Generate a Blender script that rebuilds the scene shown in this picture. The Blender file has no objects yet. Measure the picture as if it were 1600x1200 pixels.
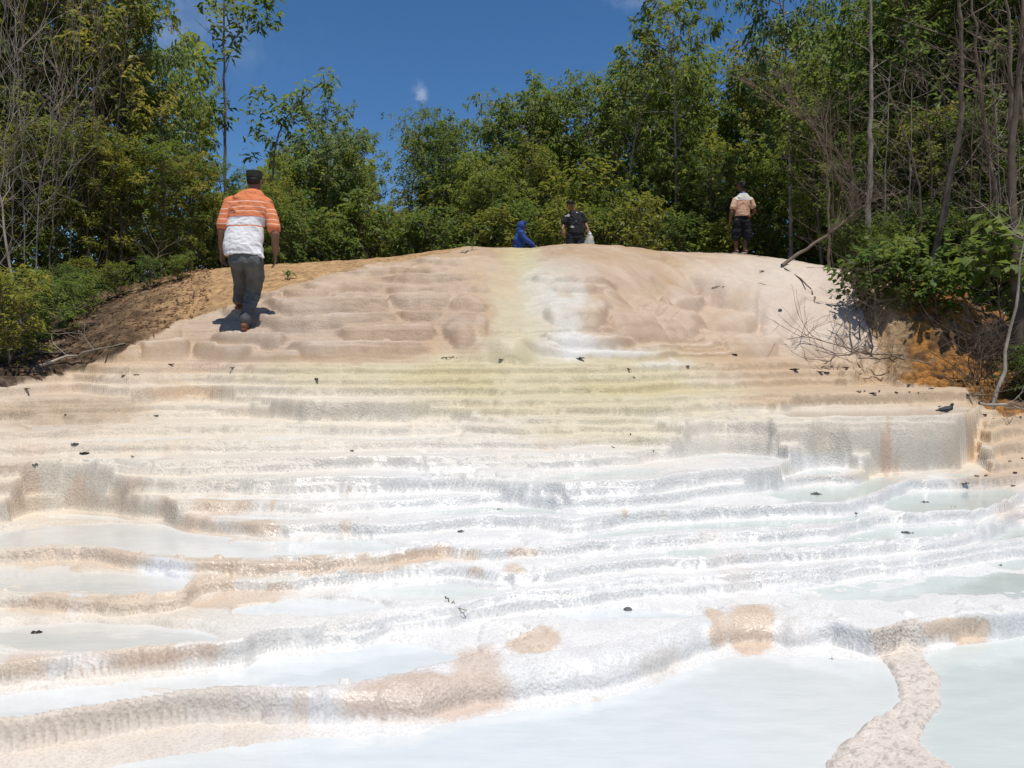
import bpy, math, random
from mathutils import Vector, Matrix
import numpy as np
C = bpy.context.scene.collection
F, HZ, SC = 1200.0, 550.0, 0.9          # focal length (px of a 1600 wide frame), horizon row, scale of the place
ZE = 1.5 * SC                           # eye height above the lowest pool
R = math.radians
SUN_EL, SUN_AZ = 76.0, 150.0            # azimuth clockwise from +Y

# ------------------------------------------------------------------ helpers
def tag(o, label=None, cat=None, group=None, kind=None):
    if label: o['label'] = label
    if cat: o['category'] = cat
    if group: o['group'] = group
    if kind: o['kind'] = kind
    return o
def link(o, parent=None):
    C.objects.link(o)
    if parent is not None: o.parent = parent
    return o
def empty(name, loc=(0, 0, 0), rz=0):
    o = bpy.data.objects.new(name, None); C.objects.link(o)
    o.empty_display_size = 0.1
    o.location = loc; o.rotation_euler = (0, 0, rz); return o
def np_mesh(name, v, faces, smooth=True, mats=(), attrs=()):
    """v (n,3), faces (m,k) all of one size"""
    v = np.ascontiguousarray(v, np.float32); faces = np.ascontiguousarray(faces, np.int32)
    me = bpy.data.meshes.new(name); m, k = faces.shape
    me.vertices.add(len(v)); me.vertices.foreach_set('co', v.ravel())
    me.loops.add(m * k); me.loops.foreach_set('vertex_index', faces.ravel())
    me.polygons.add(m); me.polygons.foreach_set('loop_start', np.arange(0, m * k, k, dtype=np.int32))
    if smooth: me.polygons.foreach_set('use_smooth', np.ones(m, bool))
    for nm, typ, arr in attrs:
        a = me.attributes.new(nm, typ, 'POINT')
        a.data.foreach_set('color' if typ == 'FLOAT_COLOR' else 'value', np.ascontiguousarray(arr, np.float32).ravel())
    me.update(calc_edges=True); me.validate()
    for mt in mats: me.materials.append(mt)
    return me
def mesh_obj(name, me, parent=None):
    return link(bpy.data.objects.new(name, me), parent)
def hsh(ix, iy, s):
    h = (ix.astype(np.int64) * 374761393 + iy.astype(np.int64) * 668265263 + s * 1274126177) & 0x7fffffff
    h = ((h ^ (h >> 13)) * 1274126177) & 0x7fffffff
    h = h ^ (h >> 16)
    return (h & 0xffff) / 32767.5 - 1.0
def vn(x, y, s=0):
    x = np.asarray(x, float); y = np.asarray(y, float)
    ix = np.floor(x); iy = np.floor(y); fx = x - ix; fy = y - iy
    fx = fx * fx * fx * (fx * (fx * 6 - 15) + 10); fy = fy * fy * fy * (fy * (fy * 6 - 15) + 10)
    ix = ix.astype(np.int64); iy = iy.astype(np.int64)
    a = hsh(ix, iy, s); b = hsh(ix + 1, iy, s); c = hsh(ix, iy + 1, s); d = hsh(ix + 1, iy + 1, s)
    return (a + (b - a) * fx) * (1 - fy) + (c + (d - c) * fx) * fy
def fbm(x, y, s=0, o=4, g=.5):
    t = 0; a = 1; n = 0
    for k in range(o):
        t = t + a * vn(x * 2 ** k + 17.3 * k, y * 2 ** k - 9.1 * k, s + k); n += a; a *= g
    return t / n
def sst(x, a, b):
    t = np.clip((x - a) / (b - a), 0, 1); return t * t * (3 - 2 * t)

# ------------------------------------------------------------------ materials
def mat(name):
    m = bpy.data.materials.new(name); m.use_nodes = True
    nt = m.node_tree; return m, nt, nt.nodes['Principled BSDF']
def simple(name, col, rough=.7, var=.12, scale=8.0, bump=0.0, bscale=60.0, spec=.3):
    m, nt, b = mat(name)
    tc = nt.nodes.new('ShaderNodeTexCoord'); n = nt.nodes.new('ShaderNodeTexNoise')
    n.inputs['Scale'].default_value = scale; n.inputs['Detail'].default_value = 5
    nt.links.new(tc.outputs['Object'], n.inputs['Vector'])
    r = nt.nodes.new('ShaderNodeValToRGB')
    r.color_ramp.elements[0].position = .3; r.color_ramp.elements[1].position = .7
    r.color_ramp.elements[0].color = tuple(c * (1 - var) for c in col) + (1,)
    r.color_ramp.elements[1].color = tuple(min(1, c * (1 + var)) for c in col) + (1,)
    nt.links.new(n.outputs['Fac'], r.inputs['Fac']); nt.links.new(r.outputs['Color'], b.inputs['Base Color'])
    b.inputs['Roughness'].default_value = rough; b.inputs['Specular IOR Level'].default_value = spec
    if bump:
        n2 = nt.nodes.new('ShaderNodeTexNoise'); n2.inputs['Scale'].default_value = bscale; n2.inputs['Detail'].default_value = 4
        nt.links.new(tc.outputs['Object'], n2.inputs['Vector'])
        bp = nt.nodes.new('ShaderNodeBump'); bp.inputs['Strength'].default_value = bump; bp.inputs['Distance'].default_value = .01
        nt.links.new(n2.outputs['Fac'], bp.inputs['Height']); nt.links.new(bp.outputs['Normal'], b.inputs['Normal'])
    return m

# travertine: mineral stains and painted step shading come from the vertex layer, crystals and grain from noise
def travertine_mat():
    m, nt, b = mat('travertine'); N = nt.nodes.new; L = nt.links.new
    at = N('ShaderNodeAttribute'); at.attribute_name = 'col'
    wt = N('ShaderNodeAttribute'); wt.attribute_name = 'wet'
    tc = N('ShaderNodeTexCoord')
    n1 = N('ShaderNodeTexNoise'); n1.inputs['Scale'].default_value = 26; n1.inputs['Detail'].default_value = 6; n1.inputs['Roughness'].default_value = .65
    n2 = N('ShaderNodeTexNoise'); n2.inputs['Scale'].default_value = 95; n2.inputs['Detail'].default_value = 4
    n3 = N('ShaderNodeTexVoronoi'); n3.inputs['Scale'].default_value = 70
    mp = N('ShaderNodeMapping'); mp.inputs['Scale'].default_value = (1, 1, .9); L(tc.outputs['Object'], mp.inputs[0])
    for n in (n1, n2, n3): L(mp.outputs[0], n.inputs['Vector'])
    mx = N('ShaderNodeMix'); mx.data_type = 'RGBA'; mx.blend_type = 'MULTIPLY'; mx.inputs[0].default_value = 1
    r = N('ShaderNodeValToRGB'); e = r.color_ramp.elements
    e[0].position = .3; e[0].color = (.82, .79, .76, 1); e[1].position = .55; e[1].color = (1, 1, 1, 1)
    L(n2.outputs['Fac'], r.inputs['Fac'])
    L(at.outputs['Color'], mx.inputs[6]); L(r.outputs['Color'], mx.inputs[7]); L(mx.outputs[2], b.inputs['Base Color'])
    h1 = N('ShaderNodeMath'); h1.operation = 'MULTIPLY_ADD'; h1.inputs[1].default_value = .45
    L(n2.outputs['Fac'], h1.inputs[0]); L(n1.outputs['Fac'], h1.inputs[2])
    h2 = N('ShaderNodeMath'); h2.operation = 'MULTIPLY_ADD'; h2.inputs[1].default_value = .35
    L(n3.outputs['Distance'], h2.inputs[0]); L(h1.outputs[0], h2.inputs[2])
    bp = N('ShaderNodeBump'); bp.inputs['Strength'].default_value = .8; bp.inputs['Distance'].default_value = .013
    rg = N('ShaderNodeAttribute'); rg.attribute_name = 'rough'; L(rg.outputs['Fac'], bp.inputs['Strength'])
    L(h2.outputs[0], bp.inputs['Height']); L(bp.outputs['Normal'], b.inputs['Normal'])
    mr = N('ShaderNodeMapRange'); mr.inputs[3].default_value = .75; mr.inputs[4].default_value = .22
    L(wt.outputs['Fac'], mr.inputs[0]); L(mr.outputs[0], b.inputs['Roughness'])
    b.inputs['Specular IOR Level'].default_value = .45
    return m
def soil_mat():
    m, nt, b = mat('soil'); N = nt.nodes.new; L = nt.links.new
    at = N('ShaderNodeAttribute'); at.attribute_name = 'col'
    tc = N('ShaderNodeTexCoord')
    n1 = N('ShaderNodeTexNoise'); n1.inputs['Scale'].default_value = 14; n1.inputs['Detail'].default_value = 8; n1.inputs['Roughness'].default_value = .7
    L(tc.outputs['Object'], n1.inputs['Vector'])
    r = N('ShaderNodeValToRGB'); e = r.color_ramp.elements
    e[0].position = .35; e[0].color = (.35, .32, .3, 1); e[1].position = .62; e[1].color = (1.15, 1.15, 1.15, 1)
    L(n1.outputs['Fac'], r.inputs['Fac'])
    mx = N('ShaderNodeMix'); mx.data_type = 'RGBA'; mx.blend_type = 'MULTIPLY'; mx.inputs[0].default_value = .75
    L(at.outputs['Color'], mx.inputs[6]); L(r.outputs['Color'], mx.inputs[7]); L(mx.outputs[2], b.inputs['Base Color'])
    bp = N('ShaderNodeBump'); bp.inputs['Strength'].default_value = .9; bp.inputs['Distance'].default_value = .05
    L(n1.outputs['Fac'], bp.inputs['Height']); L(bp.outputs['Normal'], b.inputs['Normal'])
    b.inputs['Roughness'].default_value = .95; b.inputs['Specular IOR Level'].default_value = .1
    return m
def water_mat():
    m, nt, b = mat('milky_water'); N = nt.nodes.new; L = nt.links.new
    at = N('ShaderNodeAttribute'); at.attribute_name = 'col'
    tc = N('ShaderNodeTexCoord'); n = N('ShaderNodeTexNoise'); n.inputs['Scale'].default_value = 5; n.inputs['Detail'].default_value = 5
    mp = N('ShaderNodeMapping'); mp.inputs['Scale'].default_value = (1, 3.0, 1)
    L(tc.outputs['Object'], mp.inputs[0]); L(mp.outputs[0], n.inputs['Vector'])
    r = N('ShaderNodeValToRGB'); e = r.color_ramp.elements
    e[0].position = .3; e[0].color = (.90, .92, .92, 1); e[1].position = .7; e[1].color = (1, 1, 1, 1)
    L(n.outputs['Fac'], r.inputs['Fac'])
    mx = N('ShaderNodeMix'); mx.data_type = 'RGBA'; mx.blend_type = 'MULTIPLY'; mx.inputs[0].default_value = 1
    L(at.outputs['Color'], mx.inputs[6]); L(r.outputs['Color'], mx.inputs[7]); L(mx.outputs[2], b.inputs['Base Color'])
    n2 = N('ShaderNodeTexNoise'); n2.inputs['Scale'].default_value = 16; n2.inputs['Detail'].default_value = 3
    L(mp.outputs[0], n2.inputs['Vector'])
    bp = N('ShaderNodeBump'); bp.inputs['Strength'].default_value = .10; bp.inputs['Distance'].default_value = .01
    L(n2.outputs['Fac'], bp.inputs['Height']); L(bp.outputs['Normal'], b.inputs['Normal'])
    b.inputs['Roughness'].default_value = .06; b.inputs['Specular IOR Level'].default_value = .5
    return m
M_TRAV, M_SOIL, M_WATER = travertine_mat(), soil_mat(), water_mat()

# ------------------------------------------------------------------ the mound as a height field over (bearing, depth)
px = np.concatenate([np.arange(-700, -60, 14), np.arange(-60, 1660, 2.8), np.arange(1660, 2300, 14)])
rows = [1.0]
while rows[-1] < 44:
    d = rows[-1]
    rows.append(d + np.interp(d, [1, 2.3, 3, 6, 9, 10, 13, 16, 20, 44], [.03, .015, .0065, .0078, .009, .0095, .015, .06, .25, .8]))
dd = np.array(rows)
nP, nD = len(px), len(dd)
def P(s):                                   # 'x,y x,y' -> value over px
    a = np.array([[float(q) for q in w.split(',')] for w in s.split()])
    return np.interp(px, a[:, 0], a[:, 1], left=a[0, 1], right=a[-1, 1])
Z0 = -1.5
BIG = 1e3
# each terrace: level, lip line, foot line (photo rows), bearings outside which it merges with the next terrace up
TER = [
 (-1.38, '-700,1190 0,1132 130,1112 230,1097 330,1080 520,1072 620,1056 700,1034 760,1026 900,1018 1000,1000 1090,965 1150,948 1220,952 1300,972 1360,986 1430,972 1500,964 1560,960 1600,954 2300,900',
         '-700,1230 0,1168 130,1163 210,1147 360,1132 520,1133 640,1130 720,1112 800,1097 980,1080 1060,1055 1120,1032 1220,1022 1350,1002 1440,1018 1560,992 1600,985 2300,940', (-900, 2500)),
 (-1.30, '-700,1080 0,1038 160,1028 270,1014 380,1003 400,988 480,985 540,972 620,952 700,949 800,929 900,918 1000,906 1200,893 1350,875 1450,868 1600,845 2300,800',
         '-700,1110 0,1062 140,1058 270,1046 340,1040 400,1021 530,1009 640,1000 730,976 800,968 960,946 1040,939 1200,929 1300,923 1400,915 1500,905 1600,890 2300,850', (-900, 2500)),
 (-1.22, '-700,980 0,926 100,930 200,933 280,930 310,905 400,900 500,898 600,888 700,878 760,890 850,892 930,880 1000,870 1100,872 1200,862 1300,856 1390,849 1480,839 1540,823 1580,800 1700,780 2300,760',
         '-700,1010 0,958 130,971 240,966 350,946 420,934 560,911 700,906 760,908 850,912 930,905 1000,897 1100,890 1200,880 1300,873 1390,866 1480,872 1540,862 1570,840 1700,800 2300,780', (-900, 2500)),
 (-1.15, '-700,900 0,858 130,854 210,866 300,875 500,873 600,864 700,851 760,858 840,852 900,848 1000,836 1100,829 1200,826 1300,820 1340,815 1370,806 1450,803 1520,800 1570,785 1600,770 1700,750 2300,720',
         '-700,935 0,889 130,891 220,901 300,904 480,899 600,884 700,870 760,876 840,872 900,866 1000,862 1100,868 1200,860 1300,846 1340,832 1370,818 1450,810 1520,806 1570,792 1600,776 2300,730', (-900, 2500)),
 (-1.07, '-700,815 0,800 30,782 100,778 180,782 260,795 275,806 350,810 420,812 600,818 700,815 760,808 850,812 900,818 1000,802 1100,795 1190,790 1300,786 1370,771 1395,758 1410,752 1500,750 1560,745 1600,740 2300,700',
         '-700,850 0,828 50,825 130,831 250,835 330,843 420,849 500,846 600,846 700,838 760,832 850,838 900,845 1000,822 1100,815 1200,806 1300,800 1370,812 1400,790 1420,760 1600,750 2300,710', (-900, 2500)),
 (-1.00, '-700,800 0,790 30,777 100,774 200,777 280,783 310,780 400,781 500,783 600,782 700,773 760,768 850,775 900,785 950,780 1000,776 1100,765 1180,755 1250,745 1340,742 1390,740 1530,742 1560,722 1600,720 2300,690',
         '-700,820 0,805 100,800 300,806 400,806 500,805 600,803 700,793 760,788 850,795 900,800 1000,788 1100,778 1180,766 1250,757 1340,752 1390,748 1600,735 2300,700', (-900, 1345, 1532)),
 (-.89, '-700,765 0,752 60,748 110,744 245,744 400,743 500,743 600,741 700,739 800,746 900,749 1000,746 1060,738 1120,735 1200,733 1240,712 1290,705 1335,708 1345,718 1365,717 1390,722 1405,735 1530,725 1560,693 1600,690 2300,670',
         '-700,790 0,776 110,768 245,770 360,774 500,770 600,767 700,760 800,774 900,783 1000,781 1060,770 1120,760 1200,752 1240,747 1340,744 1390,742 1600,712 2300,690', (-900, 1352, 1534)),
 (-.80, '-700,730 0,723 40,722 90,719 250,719 400,718 500,717 600,716 760,713 850,712 950,708 1050,700 1070,692 1130,688 1210,692 1225,702 1240,710 1536,690 1560,672 1600,668 2300,655',
         '-700,750 0,742 90,740 250,741 400,741 500,737 600,735 760,737 850,745 950,743 1050,735 1130,735 1210,728 1240,712 1600,695 2300,680', (-900, 1238, 1536)),
 (-.715, '-700,705 0,698 40,697 100,693 330,692 400,692 480,691 560,690 650,687 760,690 850,690 950,684 1030,688 1070,684 1540,664 1565,654 1600,650 2300,640',
         '-700,722 0,716 100,716 330,715 400,715 480,712 560,709 650,706 760,708 850,708 950,704 1050,697 1075,690 1600,678 2300,665', (-900, 1072, 1538)),
 (-.655, '-700,685 0,678 60,675 200,669 330,667 500,667 600,668 690,667 720,664 1540,648 1570,641 1600,639 2300,632', '-700,705 0,695 60,695 200,692 330,690 500,686 600,683 700,680', (-900, 712, 1540)),
 (-.60, '-700,660 225,650 480,655 600,655 700,654 800,660 860,659 950,658 1060,658 1200,657 1350,655 1480,652 1498,652 1512,648 1525,638 1540,631 1600,628 2300,624',
         '-700,690 225,670 400,668 500,665 600,665 700,666 800,680 900,686 1000,682 1060,688 1100,695 1200,720 1240,735 1390,742 1440,745 1500,738 1520,715 1530,680 1600,655 2300,650', (478, 2500)),
 (-.515, '-700,640 225,634 260,633 400,633 480,640 600,645 700,640 800,640 900,640 1000,640 1100,632 1200,629 1222,631 1240,640',
         '-700,670 225,668 330,665 400,662 480,655 600,655 700,650 800,656 900,655 1000,654 1100,648 1200,640 1600,640', (235, 1228)),
 (-.445, '-700,640 0,625 100,624 190,624 225,622 300,618 400,622 480,628 600,628 700,624 800,626 900,625 1000,622 1090,618 1150,617 1250,615 1400,613 1500,609 1515,611 1530,606 1600,604 2300,604',
         '-700,690 0,674 100,668 200,655 225,645 300,630 400,632 480,637 600,638 700,634 800,637 900,637 1000,634 1090,630 1120,634 1250,637 1400,636 1480,634 1530,640 2300,640', (-900, 2500)),
 (-.345, '-700,610 0,606 120,600 150,603 250,608 330,604 450,606 600,606 800,605 900,603 1000,601 1080,597 1120,596 1150,597 1250,592 1310,591 1330,594 1340,590 1385,588 1400,594 1420,594 1600,592 2300,590',
         '-700,620 0,618 120,612 150,618 250,620 330,617 450,618 600,618 800,622 900,622 1000,618 1080,612 1120,618 1250,616 1330,612 1400,610 2300,630', (-900, 2500)),
]
levels = [Z0] + [t[0] for t in TER]
XX = None
lipD, wid = [], []
for i, (z, lip, foot, rng) in enumerate(TER):
    dl = F * (-z * SC) / np.maximum(P(lip) - HZ, 4); df = F * (-levels[i] * SC) / np.maximum(P(foot) - HZ, 4)
    m = (px < rng[0]) | (px > rng[1])
    if len(rng) == 3: m &= (px < rng[1]) | (px < rng[2]) & (px > rng[1])
    dl = np.where(m, BIG, dl)
    cap = np.where(px > 380, [1.6, 1.05, 1.05, 1.05, 1.0, 1.0, .95, .85, .75, .65, .6, .55, .55, .55, .55][i], .6 if i else 1.6) * (z - levels[i]) * SC + .02
    if i == 10: cap = np.where(px > 1060, .17, cap)
    w = np.where(m, np.nan, np.clip(dl - df, .03, cap)); lipD.append(dl); wid.append(w)
for k in (.12, .14):                        # two last low sheets under the upper slope
    lipD.append(None); wid.append(None)
nT = len(TER)
for i in range(nT - 1, -1, -1):             # merged terraces share the next wall
    if i + 1 < nT:
        m = lipD[i] >= BIG
        lipD[i] = np.where(m, lipD[i + 1], lipD[i]); wid[i] = np.where(m, wid[i + 1], wid[i])
def smooth_px(arr, sig):
    xs = np.arange(-700, 2301, 2.0); y = np.interp(xs, px, arr); n_ = int(sig * 1.5); k_ = np.exp(-.5 * ((np.arange(-n_, n_ + 1) * 2.0) / sig) ** 2); k_ /= k_.sum()
    return np.interp(px, xs, np.convolve(np.pad(y, n_, mode='edge'), k_, 'valid'))
for i in range(nT):
    lipD[i] = smooth_px(np.minimum(lipD[i], 14), 9); wid[i] = smooth_px(np.nan_to_num(wid[i], nan=.1), 9)
for i in range(nT):                         # scalloped lips
    xw = (px - 800) / F * np.minimum(lipD[i], 12)
    bil = np.abs(vn(xw * 1.7 + i * 7.1, xw * 0 + i * 3.3, 5)) * .6 + np.abs(vn(xw * 4.6 + i * 2.1, xw * 0 + i, 9)) * .3
    lipD[i] = lipD[i] - np.clip(.012 * lipD[i], .05, .09) * (bil - .3) * np.where((px > 1080) & (i >= 7), .45, 1) * np.interp(px, [150, 600], [1.7 if i >= 4 else 1, 1]) + .007 * vn(xw * 14, xw * 0 + i * 1.7, 3)
    if 4 <= i: lipD[i] = lipD[i] + .13 * vn(xw * .55 + i * 3.7, xw * 0 + i * 5.3, 27) * np.interp(px, [850, 1050], [1, 0]) + .05 * vn(xw * 1.9 + i * 1.7, xw * 0 + i, 28) * np.interp(px, [1000, 1150], [1, .25])
    if i: lipD[i] = np.maximum(lipD[i], lipD[i - 1] + .004)
    wid[i] = np.maximum(wid[i], .03)
extra = [(-.25, .20), (-.15, .22)]
lv = levels[:]
for j, (z, gap) in enumerate(extra):
    xw = (px - 800) / F * 8
    lipD[nT + j] = lipD[nT + j - 1] + gap + .09 * vn(xw * 1.3 + j * 5, xw * 0 + j, 21)
    wid[nT + j] = np.full(nP, .09); lv.append(z)
nL = nT + 2
G_px = np.repeat(px[:, None], nD, 1); G_d = np.repeat(dd[None, :], nP, 0)
GX = (G_px - 800) / F * G_d; GY = G_d
W_px = G_px + (9 * fbm(GX * 2.6, GY * 2.6, 11, 3) + 3 * vn(GX * 13, GY * 13, 15)) * (6 / np.maximum(G_d, 3))
def lk(arr): return np.interp(W_px.ravel(), px, arr).reshape(W_px.shape)
def prof(t):
    t = np.clip(t, 0, 1); return np.sqrt(np.maximum(1 - (1 - t) ** 2.6, 0)) * .95 + .05 * t
Z = np.full((nP, nD), Z0 * SC)
tread = np.full((nP, nD), -1, np.int32); wallw = np.zeros((nP, nD)); basin = np.zeros((nP, nD))
wob = .009 * fbm(GX * 8, GY * 8, 31, 2)
for i in range(nL):
    D_ = (lv[i + 1] - lv[i]) * SC
    Ld, Wd = lk(lipD[i]), lk(wid[i])
    t = (G_d + wob - (Ld - Wd)) / Wd
    Z += D_ * prof(t)
    wallw = np.maximum(wallw, ((t > 0) & (t < 1)) * 1.0 * min(1, D_ / .06))
    tread[t >= 1] = i
    if i + 1 < nL:
        nf = lk(lipD[i + 1] - wid[i + 1])
        basin = np.maximum(basin, sst(G_d, Ld + .01, Ld + .07) * sst(nf - G_d, .005, .06))
# upper slope, dome and plateau
dT = smooth_px(lipD[nL - 1] + .08, 45)[:, None]
dC = P('-700,15 0,12.5 200,12 350,11.5 600,12 780,12.3 900,12.8 1040,14 1160,17.3 1230,15.5 1300,13.5 1360,11.6 1450,11 1600,10.4 2300,10.4'); dC = smooth_px(dC, 30)[:, None]
pyC = P('-700,520 -100,505 0,498 60,488 140,464 270,431 370,417 480,411 600,404 700,390 760,385.5 830,385 900,381 960,384 1040,394 1160,397 1220,404 1300,418 1345,428 1400,424 1450,432 1500,452 1560,490 1620,520 1800,545 2300,550'); pyC = smooth_px(pyC, 12)[:, None]
tt = (G_d - dT) / (dC - dT)
tc_ = np.clip(tt, 0, 1)
g = 1 - (1 - tc_) ** 1.75
zt = lv[-1] * SC
goal = (HZ - pyC) / F
lo = np.zeros((nP, 1)); hi = np.full((nP, 1), 9.0)
for _ in range(28):
    mid = (lo + hi) / 2
    ang = np.max(np.where(tt > 0, (zt + mid * g) / G_d, -9), axis=1, keepdims=True)
    lo = np.where(ang < goal, mid, lo); hi = np.where(ang < goal, hi, mid)
rise = mid * g
up = np.clip(tt, 0, 1) > 0
# irregular small terraces down the upper slope, strongest left of the flow
rng_ = np.random.RandomState(4)
edges = np.cumsum(np.concatenate([[0], rng_.uniform(.75, 1.3, 60) * np.concatenate([np.linspace(.26, .11, 14), np.full(46, .09)])]))
zz = rise + .13 * fbm(GX * .75, GY * .75, 51, 3) + .05 * (np.abs(vn(GX * 1.9, GY * 1.9, 54)) - .3) + .016 * vn(GX * 6, GY * 6, 55)
kk = np.clip(np.searchsorted(edges, zz) - 1, 0, len(edges) - 2)
lob = np.abs(vn(GX * 1.25 + kk * 7.37, kk * 3.1 + .2 * GY, 254)) * .75 + np.abs(vn(GX * 2.9 + kk * 2.7, kk * 1.7 + .8 * GY, 255)) * .16
zz = zz + .115 * (lob - .3)
kk = np.clip(np.searchsorted(edges, zz) - 1, 0, len(edges) - 2)
u = (zz - edges[kk]) / (edges[kk + 1] - edges[kk])
st = edges[kk] + (edges[kk + 1] - edges[kk]) * (.93 * (1 - (1 - np.clip(u / .32, 0, 1)) ** 1.7) + .07 * u) - (zz - rise)
wv = G_px + 60 * fbm(GX * 1.3, GY * 1.3, 57, 3)
wT = 1.08 * (1 - sst(wv, 690, 780)) * np.clip(.95 + .4 * vn(GX * .8, GY * 1.4, 58), .55, 1) + (.16 + .6 * (1 - sst(rise, .2, .5))) * sst(wv, 690, 780) * (1 - sst(wv, 1000, 1180)) * np.clip(.6 + vn(GX * .9, GY * 1.2, 59), 0, 1.6) + .5 * np.exp(-((G_px - 950) / 110) ** 2) * (1 - sst(rise, .25, .6))
wT = wT + .04
PY0 = HZ - F * (Z + rise) / G_d
eL0 = P('-700,650 0,604 60,594 130,578 200,543 260,514 310,489 370,470 470,440 600,411 700,391 760,370 800,0')[:, None]
wT = np.clip(wT, 0, 1.05) * (1 - sst(tt, .82, 1.0)) * np.where(G_px < 800, sst(PY0 - eL0, -8, 14), 1)
e2 = np.cumsum(np.concatenate([[0], rng_.uniform(.035, .085, 80)]))
z2 = rise + .035 * fbm(GX * 1.1, GY * 1.1, 251, 3) + .010 * vn(GX * 7, GY * 7, 252)
k2_ = np.clip(np.searchsorted(e2, z2) - 1, 0, 78); u2 = (z2 - e2[k2_]) / (e2[k2_ + 1] - e2[k2_])
st2_ = (e2[k2_] + (e2[k2_ + 1] - e2[k2_]) * (.9 * prof(u2 / .3) + .1 * u2) - z2) * (1 - sst(rise, .30 + .35 * (wv < 1060), .6 + .4 * (wv < 1060))) * sst(wv, 800, 900) * (1 - sst(wv, 1150, 1260)) * sst(tt, 0, .04)
wT = wT * (1 - sst(wv, 800, 900) * (1 - sst(rise, .30, .6)))
# the bulging blocks of the upper slope: (from, to, lip left, lip right, foot left, foot right)
BLK = [(455, 668, 541, 539, 572, 571), (318, 478, 555, 555, 574, 573), (535, 682, 511, 509, 540, 539), (398, 612, 497, 495, 522, 518), (328, 452, 522, 523, 555, 554), (613, 688, 488, 489, 508, 508), (418, 612, 473, 471, 496, 494),
       (610, 702, 462, 463, 487, 486), (520, 614, 461, 460, 472, 471), (605, 768, 448, 449, 462, 463), (693, 764, 472, 472, 487, 486), (603, 748, 433, 434, 448, 447), (692, 760, 488, 486, 556, 556), (478, 607, 446, 445, 462, 460), (438, 522, 456, 454, 473, 471), (538, 702, 422, 418, 434, 432), (640, 742, 408, 407, 421, 419),
       (268, 346, 499, 495, 548, 540), (340, 402, 480, 476, 500, 495), (200, 297, 521, 515, 553, 550), (210, 302, 540, 536, 576, 575), (158, 217, 554, 549, 588, 585), (298, 402, 542, 545, 574, 576), (398, 442, 464, 462, 480, 476),
       (845, 962, 464, 462, 522, 521), (848, 1002, 525, 524, 547, 546), (808, 1062, 549, 548, 563, 562), (958, 1112, 474, 472, 536, 534), (1040, 1102, 447, 447, 474, 474), (998, 1142, 537, 536, 546, 546), (988, 1162, 551, 550, 559, 558), (828, 962, 432, 431, 448, 447), (858, 942, 448, 447, 463, 462),
       (1108, 1184, 472, 468, 512, 510), (1126, 1222, 504, 500, 562, 558), (1180, 1262, 472, 468, 532, 528), (1238, 1322, 492, 488, 562, 560), (1188, 1264, 557, 554, 584, 582)]
qpx = G_px + 12 * fbm(GX * 1.6, GY * 1.6, 331, 3) + 3 * vn(GX * 9, GY * 9, 333); qpy = PY0 + 4 * fbm(GX * 2.2, GY * 2.2, 335, 3) + 1.2 * vn(GX * 9, GY * 9, 336)
blk = np.zeros_like(Z); ub = np.ones_like(Z); wb = np.zeros_like(Z)
for (a0, a1, l0, l1, f0, f1) in BLK:
    s_ = np.clip((qpx - a0) / (a1 - a0), 0, 1); yl = l0 + (l1 - l0) * s_; yf = f0 + (f1 - f0) * s_
    yf = yf - (yf - yl) * .45 * np.abs(2 * s_ - 1) ** 5
    tb = (yf - qpy) / (yf - yl)
    dl_ = 11 if a0 < 1100 else 26
    soft = (1 if a0 < 1100 else .75) * (1.05 if f0 - l0 < 42 else .50); dl_ = dl_ if f0 - l0 < 42 else 24
    win = sst(qpx, a0 - dl_, a0 + dl_) * (1 - sst(qpx, a1 - dl_, a1 + dl_)) * (tb > 0) * (tb < 1) * sst(tt, 0, .03)
    tb = np.clip(tb, 0, 1)
    v_ = soft * (yf - yl) / F * G_d * ((1 - (1 - np.clip(tb / .40, 0, 1)) ** 2.0) * (1 - .0 * tb) - tb) * win
    m_ = v_ > blk
    ub = np.where(m_, tb, ub); wb = np.where(m_, win, wb); blk = np.maximum(blk, v_)
cov = sst(qpx, 150, 230) * (1 - sst(qpx, 700, 780))
wT = wT * (1 - .80 * cov)
st2_ = st2_ * (1 - .7 * (blk > 0))
rise2 = rise * (1 - wT) + st * wT + st2_ + blk * np.where(G_px < 800, sst(PY0 - eL0, -6, 10), 1)
bw = .35 * fbm(GX * .9, GY * .9, 66, 3)
ac = .62 * GX + .78 * GY + bw; al_ = .78 * GX - .62 * GY
bulge = np.abs(vn(ac * 1.15, al_ * .38, 61)) * .75 + np.abs(vn(ac * 2.3 + .4 * bw, al_ * .75, 63)) * .50
rise2 = rise2 + .50 * (bulge - .55) * sst(wv, 930, 1080) * sst(tt, 0, .2) * (1 - sst(tt, .40, .72))
rise2 = rise2 - .07 * np.exp(-((G_px - 800 - 12 * vn(GY * 2, GY * 0, 3)) / 42) ** 2) * sst(tt, .05, .4) * (1 - sst(tt, .8, 1))
Z += np.where(up, rise2, 0)
Z -= np.maximum(G_d - dC, 0) * .012
PY = HZ - F * Z / G_d
# ---- which part is soil
eL = P('-700,650 0,604 60,594 130,578 200,543 260,514 310,489 370,470 470,440 600,411 700,391 760,370 800,0')[:, None]
eR = P('1180,0 1228,396 1300,416 1335,428 1352,500 1380,556 1396,592 1420,604 1500,604 1518,614 1540,640 1600,646 2300,690')[:, None]
jit = 9 * fbm(GX * 2.2, GY * 2.2, 71, 4) + 3 * vn(GX * 14, GY * 14, 75)
sd = np.where(G_px < 800, eL - PY, np.where(G_px > 1100, eR - PY, -30)) + jit
behind = (G_d - np.maximum(dC, np.where(G_px < 700, 0, 18.8))) * 20
soil = np.clip(np.maximum(sd, behind + jit) / 8, -1, 1)
soilw = sst(soil, -.4, .4)
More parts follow.
